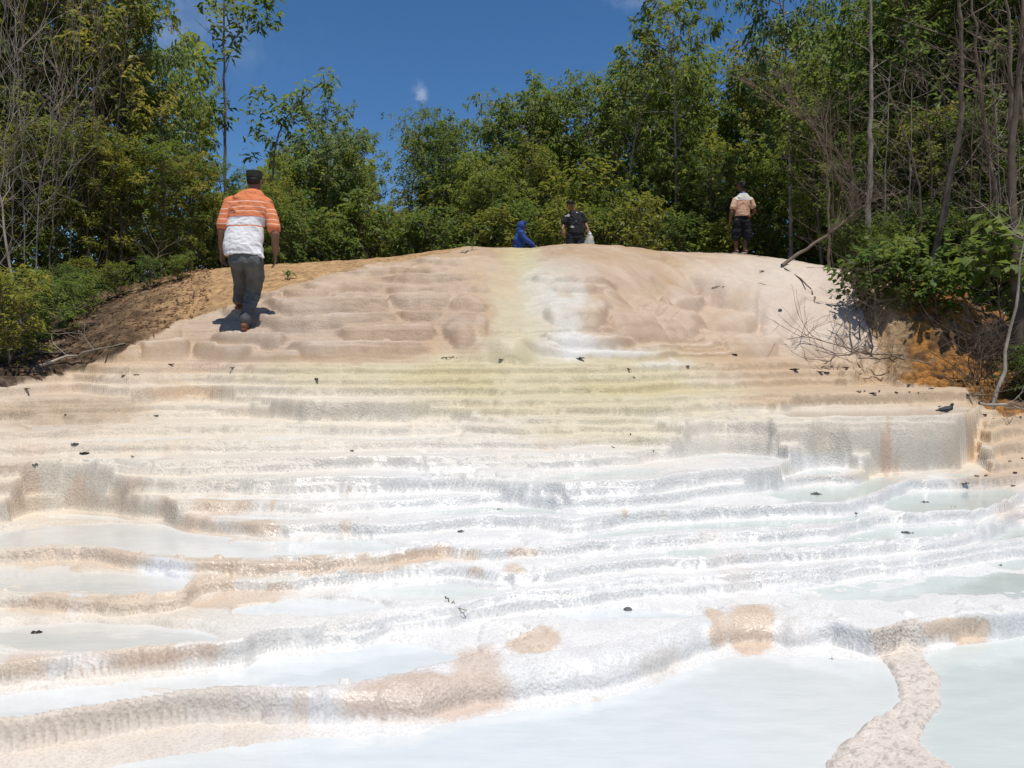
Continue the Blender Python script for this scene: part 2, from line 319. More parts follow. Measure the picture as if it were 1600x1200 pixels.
# ---- mid scale roughness
wl = np.clip(wallw, 0, 1)
Z += (1 - soilw) * (wl * (.011 * fbm(GX * 6, GY * 6, 81, 3) + .0016 * vn(GX * 26, GY * 20, 85)) + .003 * fbm(GX * 16, GY * 16, 87, 3) + .0012 * vn(GX * 45, GY * 45, 89))
Z += (1 - soilw) * sst(tt, 0, .1) * (.014 * fbm(GX * 4, GY * 4, 91, 4) + .004 * fbm(GX * 17, GY * 17, 92, 3))
rk = fbm(GX * 2.6, GY * 2.6, 95, 5, .6)
Z += soilw * ((.03 + .05 * np.exp(-((G_px - 1500) / 110.) ** 2)) * fbm(GX * 4, GY * 4, 93, 5, .6) + .24 * (np.abs(rk) - .25) * np.exp(-((G_px - 1500) / 110.) ** 2) * sst(G_d, 8.0, 9.0))
# ---- pools: shallow basins where the photo holds water
Wx_ = G_px + 60 * fbm(GX * 1.5, GY * 1.5, 201, 4); Wy_ = PY + 16 * fbm(GX * 2.2, GY * 2.2, 205, 4)
def ell(cx, cy, rx, ry, k=1.0):
    q = ((Wx_ - cx) / rx) ** 2 + ((Wy_ - cy) / ry) ** 2
    return k * (1 - sst(np.sqrt(q), .75, 1.1))
pool = np.zeros_like(Z)
for e in [(440, 858, 300, 17), (140, 840, 240, 22), (400, 1042, 380, 42), (60, 1100, 260, 40), (170, 1000, 240, 26), (215, 918, 120, 15), (40, 920, 90, 10), (680, 925, 190, 26), (480, 955, 110, 14), (1330, 772, 130, 22), (1500, 778, 130, 28),
          (1460, 826, 100, 28), (1120, 812, 160, 18), (950, 842, 110, 12), (1160, 882, 260, 16), (1280, 646, 240, 12), (600, 776, 140, 10), (740, 800, 150, 14), (1590, 850, 60, 40), (1150, 915, 120, 8), (1380, 925, 110, 8), (950, 955, 160, 12),
          (1150, 770, 90, 8), (900, 757, 60, 5)]:
    pool = np.maximum(pool, ell(*e))
pn = .8 * sst(fbm(GX * 1.5, GY * 2.2, 105, 3), -.2, .15) * sst(PY, 615, 630) * (1 - sst(PY, 900, 990))
pool = np.maximum(pool, pn)
lowz = .0045 * fbm(GX * 3.2, GY * 3.2, 101, 3) + .003 * vn(GX * 11, GY * 11, 104)
Z += np.where((tread >= 0) & (tread < nT) & (basin > 0), basin * (1 - soilw) * (lowz - .017 * pool + .004), 0)
# fine rimstone steps laid over every wall and dry tread
e3 = np.cumsum(np.concatenate([[-1.8], rng_.uniform(.022, .052, 160)]))
b3 = Z + .020 * fbm(GX * 1.8, GY * 1.8, 301, 3)
k3 = np.clip(np.searchsorted(e3, b3) - 1, 0, 158)
lb3 = np.abs(vn(GX * 3.1 + k3 * 5.7, k3 * 2.3 + .5 * GY, 303)) * .7 + np.abs(vn(GX * 8.3 + k3 * 3.1, k3 * 1.9 + .7 * GY, 304)) * .3
b3 = b3 + .026 * (lb3 - .3)
k3 = np.clip(np.searchsorted(e3, b3) - 1, 0, 158); d3 = e3[k3 + 1] - e3[k3]; u3 = (b3 - e3[k3]) / d3
w3 = np.where(tt > 0, .55 * (1 - sst(G_px, 700, 820)) * (1 - sst(tt, .85, 1)), .85 * (1 - np.clip(pool * basin * 1.3, 0, 1))) * (1 - soilw) * np.where(tread < 0, 0, 1)
Z += w3 * (e3[k3] + d3 * (.9 * prof(u3 / .42) + .1 * u3) - b3)
# lowest pool floor, tan shoal bottom left, sandy bar between the two big pools
bot = tread < 0
dF = (lipD[0] - wid[0])[:, None]
shore = P('-700,1330 0,1250 250,1212 400,1188 520,1166 700,1148 800,1122 980,1093 1060,1066 1120,1048 1220,1040 1300,1034 1360,1030 1440,1020 1560,994 1600,987 2300,940')[:, None]
dS = F * (-Z0 * SC) / (shore - HZ)
fl = -.035 + .05 * sst(G_d, dS - .10, dF + .01) + .012 * sst(500 - G_px, 0, 300) * sst(G_d, dS - .05, dS + .2)
barx = np.interp(PY, [1000, 1030, 1060, 1100, 1130, 1160, 1200, 1300, 1500], [1400, 1412, 1430, 1432, 1408, 1390, 1385, 1390, 1400])
barw = np.interp(PY, [1000, 1060, 1100, 1130, 1160, 1200, 1300, 1500], [46, 42, 44, 52, 72, 130, 240, 330])
bx = (G_px - barx + 26 * fbm(GX * 3, GY * 3, 111, 4)) / barw
bar = (1 - sst(np.abs(bx), .55, 1.25)) * (.052 + .010 * fbm(GX * 8, GY * 8, 113, 4) + .006 * vn(GX * 30, GY * 30, 117))
fl = np.maximum(fl, -.035 + bar)
fl += .008 * fbm(GX * 5, GY * 5, 115, 4) + .003 * vn(GX * 22, GY * 22, 118)
Z += np.where(bot, fl, 0)
PYf = HZ - F * Z / G_d
# ---- mineral colours plus painted shading of the upper steps, linear albedo
def lerp(a, b, w):
    return a + (np.asarray(b) - a) * w[..., None]
white = np.array([.90, .885, .85]); cream = np.array([.84, .735, .575]); tan = np.array([.75, .59, .44]); pink = np.array([.60, .41, .235])
warp = 60 * fbm(GX * 1.6, GY * 1.6, 121, 4); wy = 14 * fbm(GX * 2.2, GY * 2.2, 125, 4)
qx = G_px + warp; qy = PY + wy
col = np.zeros((nP, nD, 3)); col[:] = white
col = lerp(col, cream, (1 - sst(qy, 640, 790)) * .9)
col = lerp(col, cream, .85 * (1 - sst(qx, 150, 700)) * (1 - sst(qy, 900, 1150)))
col = lerp(col, tan, (1 - sst(qx, 60, 420)) * (1 - sst(qy, 640, 760)) * .75)
col = lerp(col, pink, (1 - sst(qy, 550, 612)))
col = lerp(col, pink, sst(qx, 1060, 1180) * (1 - sst(PY, 632, 642)) * .75)
col = lerp(col, pink, sst(qx, 1470, 1540) * (1 - sst(qy, 745, 790)) * .75)
col = lerp(col, [.72, .65, .53], sst(qx, 1180, 1300) * sst(qy, 652, 660) * (1 - sst(qy, 735, 755)) * (1 - sst(qx, 1490, 1520)) * .9)
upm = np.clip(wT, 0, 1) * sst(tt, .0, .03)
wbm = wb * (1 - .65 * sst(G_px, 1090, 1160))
col = lerp(col, [.49, .33, .19], wbm * (1 - sst(ub, .22, .36)) * (.42 + .5 * sst(fbm(GX * 2, GY * 2, 341, 3), -.3, .3)))  # block faces darkened, shading contrast put into the tan
col = lerp(col, [.84, .71, .59], wbm * np.exp(-((ub - .42) / .10) ** 2) * (.5 + .4 * sst(fbm(GX * 3, GY * 3, 345, 3), -.3, .3)))  # block rims: pale crust, brightened further as a painted highlight
col = lerp(col, [.44, .315, .215], upm * (1 - sst(u, .18, .29)) * (.5 + .5 * sst(fbm(GX * 2, GY * 2, 261, 3), -.3, .3)))  # small step faces: shading painted into the colour
col = lerp(col, [.82, .69, .57], upm * np.exp(-((u - .34) / .08) ** 2) * (.55 + .45 * sst(fbm(GX * 3, GY * 3, 265, 3), -.3, .3)))  # small step rims: pale crust, lightened to set off the faces
col = lerp(col, [.72, .555, .40], .6 * sst(fbm(GX * 1.4, GY * 1.4, 269, 4), 0, .35) * sst(tt, .0, .1))
col = lerp(col, [.54, .375, .235], .5 * sst(fbm(GX * 2.1 + 9, GY * 2.1, 271, 4), .05, .4) * sst(tt, .0, .1))
# wetter white flows and dry tan patches, streaked down the walls
st1 = fbm(GX * 3.4 + 40, GY * .55, 131, 4); st2 = fbm(GX * 1.2, GY * 1.8, 135, 4)
prob = .06 + .42 * (1 - sst(G_px, 250, 950)) * sst(PY, 690, 800) + .12 * sst(PY, 1000, 1100)
tanw = sst(st1 * .7 + st2 * .5, .42 - prob, .50 - prob) * (.35 + .65 * wl) * sst(PY, 660, 720) * (1 - sst(G_px, 760, 1000) * .8)
col = lerp(col, tan * 1.04, tanw * .85)
def blob(cx, cy, rx, ry, c, k=1.0, soft=.35, ang=0):
    global col
    a = R(ang); ux = (qx2 - cx) * math.cos(a) + (qy2 - cy) * math.sin(a); uy = -(qx2 - cx) * math.sin(a) + (qy2 - cy) * math.cos(a)
    r = (np.abs(ux / rx) ** 2.6 + np.abs(uy / ry) ** 2.6) ** (1 / 2.6)
    col = lerp(col, c, k * (1 - sst(r + .12 * spk, 1 - soft, 1 + soft)))
spk = np.clip(.78 + .6 * fbm(GX * 5, GY * 3.5, 143, 4), .3, 1)
qx2 = G_px + 22 * fbm(GX * 3.2, GY * 3.2, 141, 5, .6); qy2 = PY + 11 * fbm(GX * 3.2, GY * 3.2, 145, 5, .6)
yel = np.array([.72, .63, .41]); yeld = np.array([.66, .54, .25]); och = np.array([.72, .50, .27])
for b_ in [(640, 588, 270, 26, yel, .8), (860, 582, 240, 42, yel, .95), (880, 625, 260, 34, yel, .85), (930, 676, 130, 22, yel, .6), (803, 505, 44, 84, yel, .96, .4), (817, 432, 26, 66, yel, .92, .45), (812, 398, 30, 26, yeld, .7, .7), (700, 590, 90, 22, yeld, .4),
           (1010, 610, 110, 12, yeld, .45), (1130, 612, 60, 14, yel, .4), (1140, 648, 90, 8, yel, .3),
           (740, 470, 22, 80, och, .35), (715, 515, 40, 42, [.60, .44, .32], .5), (790, 445, 22, 25, och, .4), (560, 555, 110, 14, [.58, .40, .25], .6), (470, 535, 90, 20, [.66, .52, .42], .4),
           (884, 490, 56, 66, [.82, .80, .72], .9 * spk, .55), (845, 455, 34, 50, [.80, .76, .62], .6 * spk, .8), (900, 538, 70, 20, white, .75 * spk, .6), (955, 551, 80, 8, white, .75 * spk, .5), (1040, 572, 40, 7, white, .75 * spk, .5), (930, 500, 10, 52, och, .35, .8), (815, 530, 50, 40, yel, .5, .8), (880, 428, 46, 20, [.72, .68, .55], .45, .7),
           (1040, 500, 110, 40, [.68, .50, .37], .55), (1090, 460, 40, 22, [.64, .49, .39], .5), (950, 430, 90, 30, [.72, .54, .42], .4), (330, 560, 110, 22, [.72, .55, .42], .5), (290, 615, 70, 12, [.72, .48, .28], .6), (95, 645, 135, 26, [.56, .42, .28], .85),
           (1270, 480, 130, 90, [.80, .67, .56], .75, .5), (1190, 425, 110, 28, [.80, .68, .56], .7, .6), (600, 480, 200, 70, [.58, .45, .36], .35, .7), (420, 500, 120, 40, [.58, .48, .40], .4, .7),
           (1172, 988, 46, 40, tan * 1.06, .95, .12, 0), (1118, 985, 17, 34, tan * 1.06, .9, .15, 0), (1500, 991, 58, 22, tan * 1.02, .95, .12, -6),
           (665, 1092, 145, 42, [.74, .58, .46], .9, .16, -4), (740, 1040, 40, 30, [.76, .60, .48], .8), (830, 1008, 46, 18, tan, .85, .15, -15), (335, 1095, 60, 30, [.70, .60, .50], .7), (440, 1100, 85, 40, [.86, .87, .88], .85), (240, 1100, 60, 20, [.85, .84, .82], .6), (255, 888, 40, 18, [.86, .87, .88], .85), (115, 945, 16, 22, [.85, .85, .84], .8), (120, 1038, 60, 14, [.86, .85, .83], .6), (470, 1105, 16, 34, tan, .6),
           (390, 888, 100, 14, tan, .8, .2, 0), (560, 882, 170, 14, tan, .85, .2, -5), (660, 870, 60, 12, tan, .85, .2, -10), (120, 875, 130, 16, tan, .75, .2), (100, 948, 110, 16, tan, .8, .2), (370, 938, 90, 14, tan, .8, .2, -8),
           (735, 866, 16, 9, tan, .8), (815, 862, 28, 9, tan, .8), (745, 898, 12, 8, tan, .8), (800, 894, 18, 8, tan, .7), (978, 806, 7, 7, tan, .8), (355, 790, 46, 16, tan, .8), (300, 825, 28, 13, tan, .9), (345, 828, 16, 9, tan, .7), (390, 826, 16, 9, tan, .8),
           (170, 1128, 110, 20, tan, .6, .3, -8), (60, 1155, 90, 30, tan, .5), (270, 1030, 90, 10, [.76, .56, .42], .8, .2, -6), (60, 1035, 60, 12, tan, .5), (150, 800, 140, 28, [.74, .64, .50], .6), (200, 732, 90, 12, [.78, .72, .62], .6),
           (1180, 720, 60, 14, [.76, .76, .76], .5), (650, 745, 60, 12, [.80, .80, .79], .4), (1590, 905, 22, 12, tan, .7), (1580, 800, 30, 24, [.78, .66, .56], .6), (1390, 745, 60, 12, [.72, .62, .52], .7), (1030, 1040, 40, 24, [.80, .74, .66], .7, .3, -25), (930, 1100, 18, 9, tan, .5)]:
    blob(*b_)
blob(1292, 727, 66, 20, white, .9); blob(1372, 740, 36, 16, cream, .8)
for e in (((1382, 700), 5, 60, [.66, .46, .33], .7), ((1395, 735), 6, 22, [.66, .46, .33], .6), ((1490, 690), 22, 60, [.70, .58, .46], .6), ((1440, 700), 10, 50, [.66, .58, .46], .3)):
    blob(e[0][0], e[0][1], e[1], e[2], e[3], e[4], .4)
# shoal and bar at the bottom
col = lerp(col, [.84, .73, .62], np.where(bot, np.clip(bar / .045, 0, 1), 0) * .85)
col = lerp(col, [.76, .66, .55], np.where(bot, sst(G_d, dS - .12, dS + .12) * sst(520 - qx, -60, 120), 0) * .7)
pit = sst(fbm(GX * 60, GY * 60, 151, 3), .22, .5) * np.where(bot, np.clip(bar / .04, 0, 1), 0)
col = lerp(col, [.40, .34, .28], pit * .6)
# grain at stone scale
gr = fbm(GX * 12, GY * 12, 161, 4)
col *= (1 + .07 * gr)[..., None]
crk = sst(-np.abs(fbm(GX * 5, GY * 9, 165, 3)), -.03, 0) * sst(fbm(GX * 1.5, GY * 1.5, 167, 2), .1, .4) * (PY > 640)
col = lerp(col, col * .75, crk * .5)
col *= .76
# soil colours, with forest shade painted in at the left
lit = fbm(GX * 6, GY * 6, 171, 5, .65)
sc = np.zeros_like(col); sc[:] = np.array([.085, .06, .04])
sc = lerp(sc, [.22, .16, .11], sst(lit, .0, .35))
orangeL = sst(G_px + 50 * lit, 150, 330) * (1 - sst(G_px, 740, 800))  # left end stays dark: litter, plus forest shade put into the colour
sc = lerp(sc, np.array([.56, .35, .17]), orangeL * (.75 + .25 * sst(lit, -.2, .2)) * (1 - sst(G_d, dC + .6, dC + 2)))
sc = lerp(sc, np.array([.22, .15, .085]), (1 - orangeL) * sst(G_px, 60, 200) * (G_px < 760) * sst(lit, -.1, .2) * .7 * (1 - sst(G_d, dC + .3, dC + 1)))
orR = sst(G_px + 30 * lit, 1395, 1435) * (1 - sst(G_px + 60 * lit, 1560, 1620)) * (1 - sst(G_d, dC - .1, dC + .5))
sc = lerp(sc, np.array([.47, .22, .06]), orR * (.25 + .75 * sst(rk + .9 * fbm(GX * 11, GY * 11, 175, 4), -.3, .25)))
sc = lerp(sc, np.array([.60, .42, .24]), sst(G_px, 1340, 1370) * (1 - sst(G_px + 30 * lit, 1390, 1430)) * .8 * (1 - sst(G_d, dC - .5, dC)))
sc = lerp(sc, np.array([.62, .45, .30]), sst(G_px, 700, 760) * (1 - sst(G_px, 1250, 1320)) * (1 - sst(G_d, 19, 22)))
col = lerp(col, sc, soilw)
wet = np.clip(.25 + .6 * wl * sst(fbm(GX * 2, GY * 2, 181, 3), -.3, .3) + .5 * pool, 0, 1)
wet *= 1 - .8 * sst(G_px, 1080, 1200) * sst(PY, 648, 658) * (1 - sst(PY, 735, 760))
wet *= 1 - .75 * sst(PY, 545, 560) * (1 - sst(PY, 690, 720))
wet = wet * (1 - soilw) * np.where(G_px < 320, .6, 1)
wet = np.clip(wet + .2 * np.exp(-((G_px - 850) / 80.) ** 2) * (PY < 560), 0, 1)
rough = np.clip(.16 + .36 * np.clip(wl, 0, 1) * (.5 + .8 * sst(fbm(GX * 3, GY * 3, 191, 2), -.3, .3)) + .42 * sst(tt, 0, .1) + .45 * np.where(bot, np.clip(bar / .04, 0, 1), 0), 0, 1)
# ---- faces
idx = np.arange(nP * nD).reshape(nP, nD)
quads = np.stack([idx[:-1, :-1], idx[1:, :-1], idx[1:, 1:], idx[:-1, 1:]], -1).reshape(-1, 4)
V = np.stack([GX, GY, Z + ZE], -1).reshape(-1, 3)
def sub_mesh(name, fmask, verts, mats, attrs):
    f = quads[fmask]; used, inv = np.unique(f.ravel(), return_inverse=True)
    return np_mesh(name, verts[used], inv.reshape(-1, 4), True, mats, [(n, t, a[used]) for n, t, a in attrs])
col4 = np.concatenate([col, np.ones((nP, nD, 1))], -1).reshape(-1, 4)
fs = soilw.ravel()[quads].mean(1) > .5
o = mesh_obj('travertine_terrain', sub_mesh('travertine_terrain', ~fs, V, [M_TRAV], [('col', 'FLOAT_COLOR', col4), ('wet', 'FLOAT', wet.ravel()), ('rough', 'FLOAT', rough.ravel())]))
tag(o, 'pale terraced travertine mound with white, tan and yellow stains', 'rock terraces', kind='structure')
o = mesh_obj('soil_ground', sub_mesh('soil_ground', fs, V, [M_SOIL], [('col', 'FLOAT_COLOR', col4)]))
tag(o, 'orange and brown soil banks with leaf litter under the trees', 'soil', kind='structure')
# ---- water sheets, one level each
wcolA = np.array([.86, .87, .84]); pyv = PY
wc = np.zeros_like(col); wc[:] = wcolA
wc = lerp(wc, [.82, .77, .68], (1 - sst(qx, 120, 420)) * (1 - sst(qy, 980, 1080)) * .8)
wc = lerp(wc, [.76, .67, .57], (qy < 660) * sst(qx, 900, 1100))
wc = lerp(wc, [.66, .72, .66], sst(qx, 450, 800) * sst(qy, 700, 760) * (1 - sst(qy, 900, 960)) * .9)
wc = lerp(wc, [.76, .81, .77], sst(G_px, 1400, 1470) * (PY > 985))
wc = lerp(wc, [.84, .88, .89], (PY > 940) * sst(G_px, 300, 500) * (1 - sst(G_px, 900, 1400)) * .6)
wc *= .76
wc4 = np.concatenate([wc, np.ones((nP, nD, 1))], -1).reshape(-1, 4)
def water(level, mask):
    Wv = V.copy(); Wv[:, 2] = level + ZE
    low = (Z < level + .0005) & mask
    f = quads[low.ravel()[quads].any(1) & mask.ravel()[quads].all(1)]
    if len(f) < 30: return
    used, inv = np.unique(f.ravel(), return_inverse=True)
    me = np_mesh('water', Wv[used], inv.reshape(-1, 4), True, [M_WATER], [('col', 'FLOAT_COLOR', wc4[used])])
    tag(mesh_obj('water', me), 'milky pale water lying in the terrace pools', 'water', kind='structure')
for i in range(nT):
    water(lv[i + 1] * SC - .006, (tread == i) & (basin > .02) & (soilw < .3))
water(Z0 * SC + .001, bot & (G_d < dF + .02))
# ground sheet out to the horizon, below everything
gz = ZE + Z0 * SC - .12
me = np_mesh('ground', np.array([[-900, -900, gz], [900, -900, gz], [900, 900, gz], [-900, 900, gz]]), np.array([[0, 1, 2, 3]]), False, [simple('ground_soil', (.30, .22, .14), .95, .3, .4)])
tag(mesh_obj('ground', me), kind='structure')
def gz_at(p, d):
    a = np.clip(np.interp(p, px, np.arange(nP)), 0, nP - 1.001); b = np.clip(np.interp(d, dd, np.arange(nD)), 0, nD - 1.001)
    i, j = int(a), int(b); s, t = a - i, b - j
    return ZE + float((Z[i, j] * (1 - s) + Z[i + 1, j] * s) * (1 - t) + (Z[i, j + 1] * (1 - s) + Z[i + 1, j + 1] * s) * t)
def at(p, d, dz=0.0):
    return ((p - 800) / F * d, d, gz_at(p, d) + dz)
def hit(p, y):
    """first surface point seen at photo position (p, y): returns world xyz"""
    i = int(round(np.interp(p, px, np.arange(nP))))
    m = np.where(PYf[i] <= y)[0]
    m = m[(dd[m] > 2)]
    d = dd[m[0]] if len(m) else 12.0
    return ((p - 800) / F * d, d, ZE + Z[i, m[0]] if len(m) else ZE)
def hz(p, d): return d * (HZ - p) / F + ZE      # world height seen at photo row p and depth d
# ------------------------------------------------------------------ plants
def leaf_mat(name, c0, c1, c2):
    m, nt, b = mat(name); N = nt.nodes.new; L = nt.links.new
    at_ = N('ShaderNodeAttribute'); at_.attribute_name = 'rnd'
    oi = N('ShaderNodeObjectInfo')
    ad = N('ShaderNodeMath'); ad.operation = 'MULTIPLY_ADD'; ad.inputs[1].default_value = .35
    L(oi.outputs['Random'], ad.inputs[0]); L(at_.outputs['Fac'], ad.inputs[2])
    sb = N('ShaderNodeMath'); sb.operation = 'SUBTRACT'; sb.inputs[1].default_value = .17; L(ad.outputs[0], sb.inputs[0])
    r = N('ShaderNodeValToRGB'); e = r.color_ramp.elements
    e[0].position = .1; e[0].color = c0 + (1,); e[1].position = .9; e[1].color = c2 + (1,)
    x = e.new(.5); x.color = c1 + (1,)
    L(sb.outputs[0], r.inputs['Fac']); L(r.outputs['Color'], b.inputs['Base Color'])
    b.inputs['Roughness'].default_value = .5; b.inputs['Specular IOR Level'].default_value = .28
    tr = N('ShaderNodeBsdfTranslucent'); mx = N('ShaderNodeMixShader'); mx.inputs[0].default_value = .46
    hs_ = N('ShaderNodeHueSaturation'); hs_.inputs['Value'].default_value = 1.7; hs_.inputs['Hue'].default_value = .48; L(r.outputs['Color'], hs_.inputs['Color']); L(hs_.outputs[0], tr.inputs['Color'])
    out = nt.nodes['Material Output']
    L(b.outputs[0], mx.inputs[1]); L(tr.outputs[0], mx.inputs[2]); L(mx.outputs[0], out.inputs['Surface'])
    return m
M_LEAF = leaf_mat('leaf_green', (.080, .132, .022), (.130, .188, .030), (.215, .255, .048))
M_LEAFY = leaf_mat('leaf_yellow_green', (.105, .140, .020), (.180, .205, .030), (.290, .265, .048))
M_LEAFD = leaf_mat('leaf_dark', (.060, .110, .022), (.098, .155, .030), (.165, .215, .046))
M_LEAFB = leaf_mat('leaf_blue_green', (.085, .140, .042), (.130, .195, .060), (.200, .255, .085))
M_DRY = leaf_mat('leaf_dry', (.12, .075, .04), (.20, .13, .07), (.32, .23, .13))
M_BARK = simple('bark', (.17, .135, .10), .9, .35, 9, .6, 30)
M_BARKP = simple('bark_pale', (.30, .26, .21), .9, .35, 7, .6, 30)
M_TWIG = simple('dead_wood', (.19, .145, .105), .9, .35, 6, .4, 40)
M_TWIGD = simple('dead_wood_dark', (.10, .075, .055), .9, .35, 6, .4, 40)

class Wood:
    def __init__(s): s.v = []; s.f = []; s.n = 0
    def tube(s, pts, r0, r1, k=5):
        pts = np.asarray(pts, float); n = len(pts)
        t = np.gradient(pts, axis=0); t /= np.linalg.norm(t, axis=1, keepdims=True) + 1e-9
        ref = np.where(np.abs(t[:, 2:3]) > .9, [[1., 0, 0]], [[0, 0, 1.]])
        a = np.cross(t, ref); a /= np.linalg.norm(a, axis=1, keepdims=True) + 1e-9
        b = np.cross(t, a)
        rr = np.linspace(r0, r1, n)[:, None, None]
        an = np.arange(k) * 2 * np.pi / k
        ring = pts[:, None, :] + rr * (np.cos(an)[None, :, None] * a[:, None, :] + np.sin(an)[None, :, None] * b[:, None, :])
        s.v.append(ring.reshape(-1, 3))
        i = np.arange(n - 1)[:, None] * k; j = np.arange(k)[None, :]; j2 = (j + 1) % k
        s.f.append(np.stack([i + j, i + j2, i + k + j2, i + k + j], -1).reshape(-1, 4) + s.n); s.n += n * k
    def mesh(s, name, m): return np_mesh(name, np.concatenate(s.v), np.concatenate(s.f), True, [m])
class Leaves:
    def __init__(s, seed=0): s.b = []; s.d = []; s.L = []; s.W = []; s.r = np.random.RandomState(seed)
    def rosette(s, p, axis, n, L, W, droop=.5, spread=.9, jit=.06):
        r = s.r; ax = np.asarray(axis, float); ax = ax / (np.linalg.norm(ax) + 1e-9)
        q = r.normal(size=(n, 3)); q -= (q @ ax)[:, None] * ax; q /= np.linalg.norm(q, axis=1, keepdims=True) + 1e-9
        d = ax * r.uniform(.0, .8, (n, 1)) + q * spread; d[:, 2] -= droop * r.uniform(.3, 1.2, n)
        d /= np.linalg.norm(d, axis=1, keepdims=True) + 1e-9
        s.b.append(np.asarray(p) + r.normal(size=(n, 3)) * jit); s.d.append(d)
        s.L.append(L * r.uniform(.65, 1.2, n)); s.W.append(W * r.uniform(.7, 1.2, n))
    def cloud(s, pts, L, W, droop=.4):
        r = s.r; n = len(pts); d = r.normal(size=(n, 3)); d[:, 2] = d[:, 2] * .5 - droop
        d /= np.linalg.norm(d, axis=1, keepdims=True)
        s.b.append(np.asarray(pts)); s.d.append(d); s.L.append(L * r.uniform(.6, 1.25, n)); s.W.append(W * r.uniform(.7, 1.2, n))
    def mesh(s, name, m, clump=None):
        b = np.concatenate(s.b); d = np.concatenate(s.d); L = np.concatenate(s.L)[:, None]; W = np.concatenate(s.W)[:, None]
        n = len(b); r = s.r
        upv = r.normal(size=(n, 3)) * .45 + [0, 0, 1]
        sd_ = np.cross(d, upv); sd_ /= np.linalg.norm(sd_, axis=1, keepdims=True) + 1e-9
        nr = np.cross(sd_, d)
        m1 = b + d * L * .5 + nr * L * .02
        tip = b + d * L - np.array([0, 0, .18]) * L
        v = np.stack([b, m1 + sd_ * W * .5 + nr * W * .16, tip, m1 - sd_ * W * .5 + nr * W * .16], 1).reshape(-1, 3)
        f = np.arange(n * 4).reshape(n, 4)
        cl = .5 + .5 * fbm(b[:, 0] * 1.1 + b[:, 2] * .5, b[:, 1] * 1.1 - b[:, 2] * .8, 7, 2)
        rn = np.clip(.55 * cl + .45 * r.uniform(0, 1, n), 0, 1)
        return np_mesh(name, v, f, False, [m], [('rnd', 'FLOAT', np.repeat(rn, 4))])
def curve(p0, d0, L, n, bend, r, wob=.12):
    d = np.array(d0, float); d /= np.linalg.norm(d); p = np.array(p0, float); out = [p.copy()]
    for _ in range(n):
        d = d + np.array(bend) / n + r.normal(size=3) * wob; d /= np.linalg.norm(d)
        p = p + d * L / n; out.append(p.copy())
    return np.array(out)
def gen_tree(seed, H, cb, Rr, nb, per, L, W, droop=.5, tr=.012, up_=.5, prof_=None, lean=.03, sub=3, bare=0.0):
    """trunk mesh data + crown mesh data, base at the origin"""
    r = np.random.RandomState(seed); wd = Wood(); lf = Leaves(seed + 1)
    trunk = curve((0, 0, -.3), (r.normal() * lean, r.normal() * lean, 1), H + .3, 12, (r.normal() * lean * 2, r.normal() * lean * 2, 0), r, .035)
    wd.tube(trunk, H * tr, H * tr * .18, 7)
    for i in range(nb):
        h = cb + (1 - cb) * ((i + r.uniform(.1, .9)) / nb) ** .85
        hh = (h * H + .3) / (H + .3) * 12; k = min(int(hh), 11); p0 = trunk[k] + (trunk[k + 1] - trunk[k]) * (hh - k)
        az = i * 2.4 + r.uniform(-.5, .5); tt_ = (h - cb) / (1 - cb)
        ln = Rr * (prof_(tt_) if prof_ else (.45 + .9 * math.sin(math.pi * min(1, .15 + tt_ * .8)))) * r.uniform(.55, 1.15)
        ln = max(ln, .25)
        pts = curve(p0, (math.cos(az), math.sin(az), up_ * r.uniform(.5, 1.5)), ln, 6, (0, 0, r.uniform(-.1, .7)), r, .10)
        wd.tube(pts, H * tr * .34 * (1.1 - .6 * tt_), .006, 4)
        if r.rand() < bare: continue
        ends = [(pts[-1], pts[-1] - pts[-2])]
        for s_ in range(int(sub + ln * 1.6)):
            q = r.randint(2, 6); a2 = r.normal(size=3) * [1, 1, .5]; a2 += (pts[q] - pts[q - 1]) / np.linalg.norm(pts[q] - pts[q - 1]) * .9
            p2 = curve(pts[q], a2, r.uniform(.2, .55) * min(1.2, .5 + ln * .4), 3, (0, 0, .35), r, .12)
            wd.tube(p2, .008, .003, 3); ends.append((p2[-1], p2[-1] - p2[-2]))
            if r.rand() < .5: ends.append((p2[1], p2[2] - p2[1]))
        for e_, ax in ends: lf.rosette(e_, ax + np.array([0, 0, .03]), max(3, int(per * r.uniform(.6, 1.3))), L, W, droop)
    lf.rosette(trunk[-1], (0, 0, 1), per * 2, L, W, droop)
    return wd, lf
PROTO = {}
def proto(kind, wd, lf, mw, ml): PROTO[kind] = (wd.mesh(kind + '_trunk', mw), lf.mesh(kind + '_crown', ml) if lf else None)
dense = lambda t: .55 + .75 * math.sin(math.pi * (.12 + .8 * t))
cone = lambda t: 1.15 - .8 * t
flat_ = lambda t: .5 + .9 * t if t < .85 else .8
for k, (sd_, ml) in enumerate([(11, M_LEAF), (12, M_LEAF), (13, M_LEAFD), (14, M_LEAFY)]):
    wd, lf = gen_tree(sd_, 7, .16, 1.7, 62, 11, .17, .062, .5, .011, .5, dense); proto('bushy%d' % k, wd, lf, M_BARK, ml)
for k, (sd_, ml) in enumerate([(21, M_LEAFB), (22, M_LEAF), (23, M_LEAFB)]):
    wd, lf = gen_tree(sd_, 7.5, .34, 1.9, 34, 13, .21, .066, .75, .010, .35, flat_, sub=4); proto('layered%d' % k, wd, lf, M_BARKP, ml)
for k, sd_ in enumerate([31, 32]):
    wd, lf = gen_tree(sd_, 7, .45, 1.2, 26, 8, .16, .045, .8, .008, .9, flat_, sub=2, bare=.15); proto('open%d' % k, wd, lf, M_BARKP, [M_LEAFB, M_LEAFY][k])
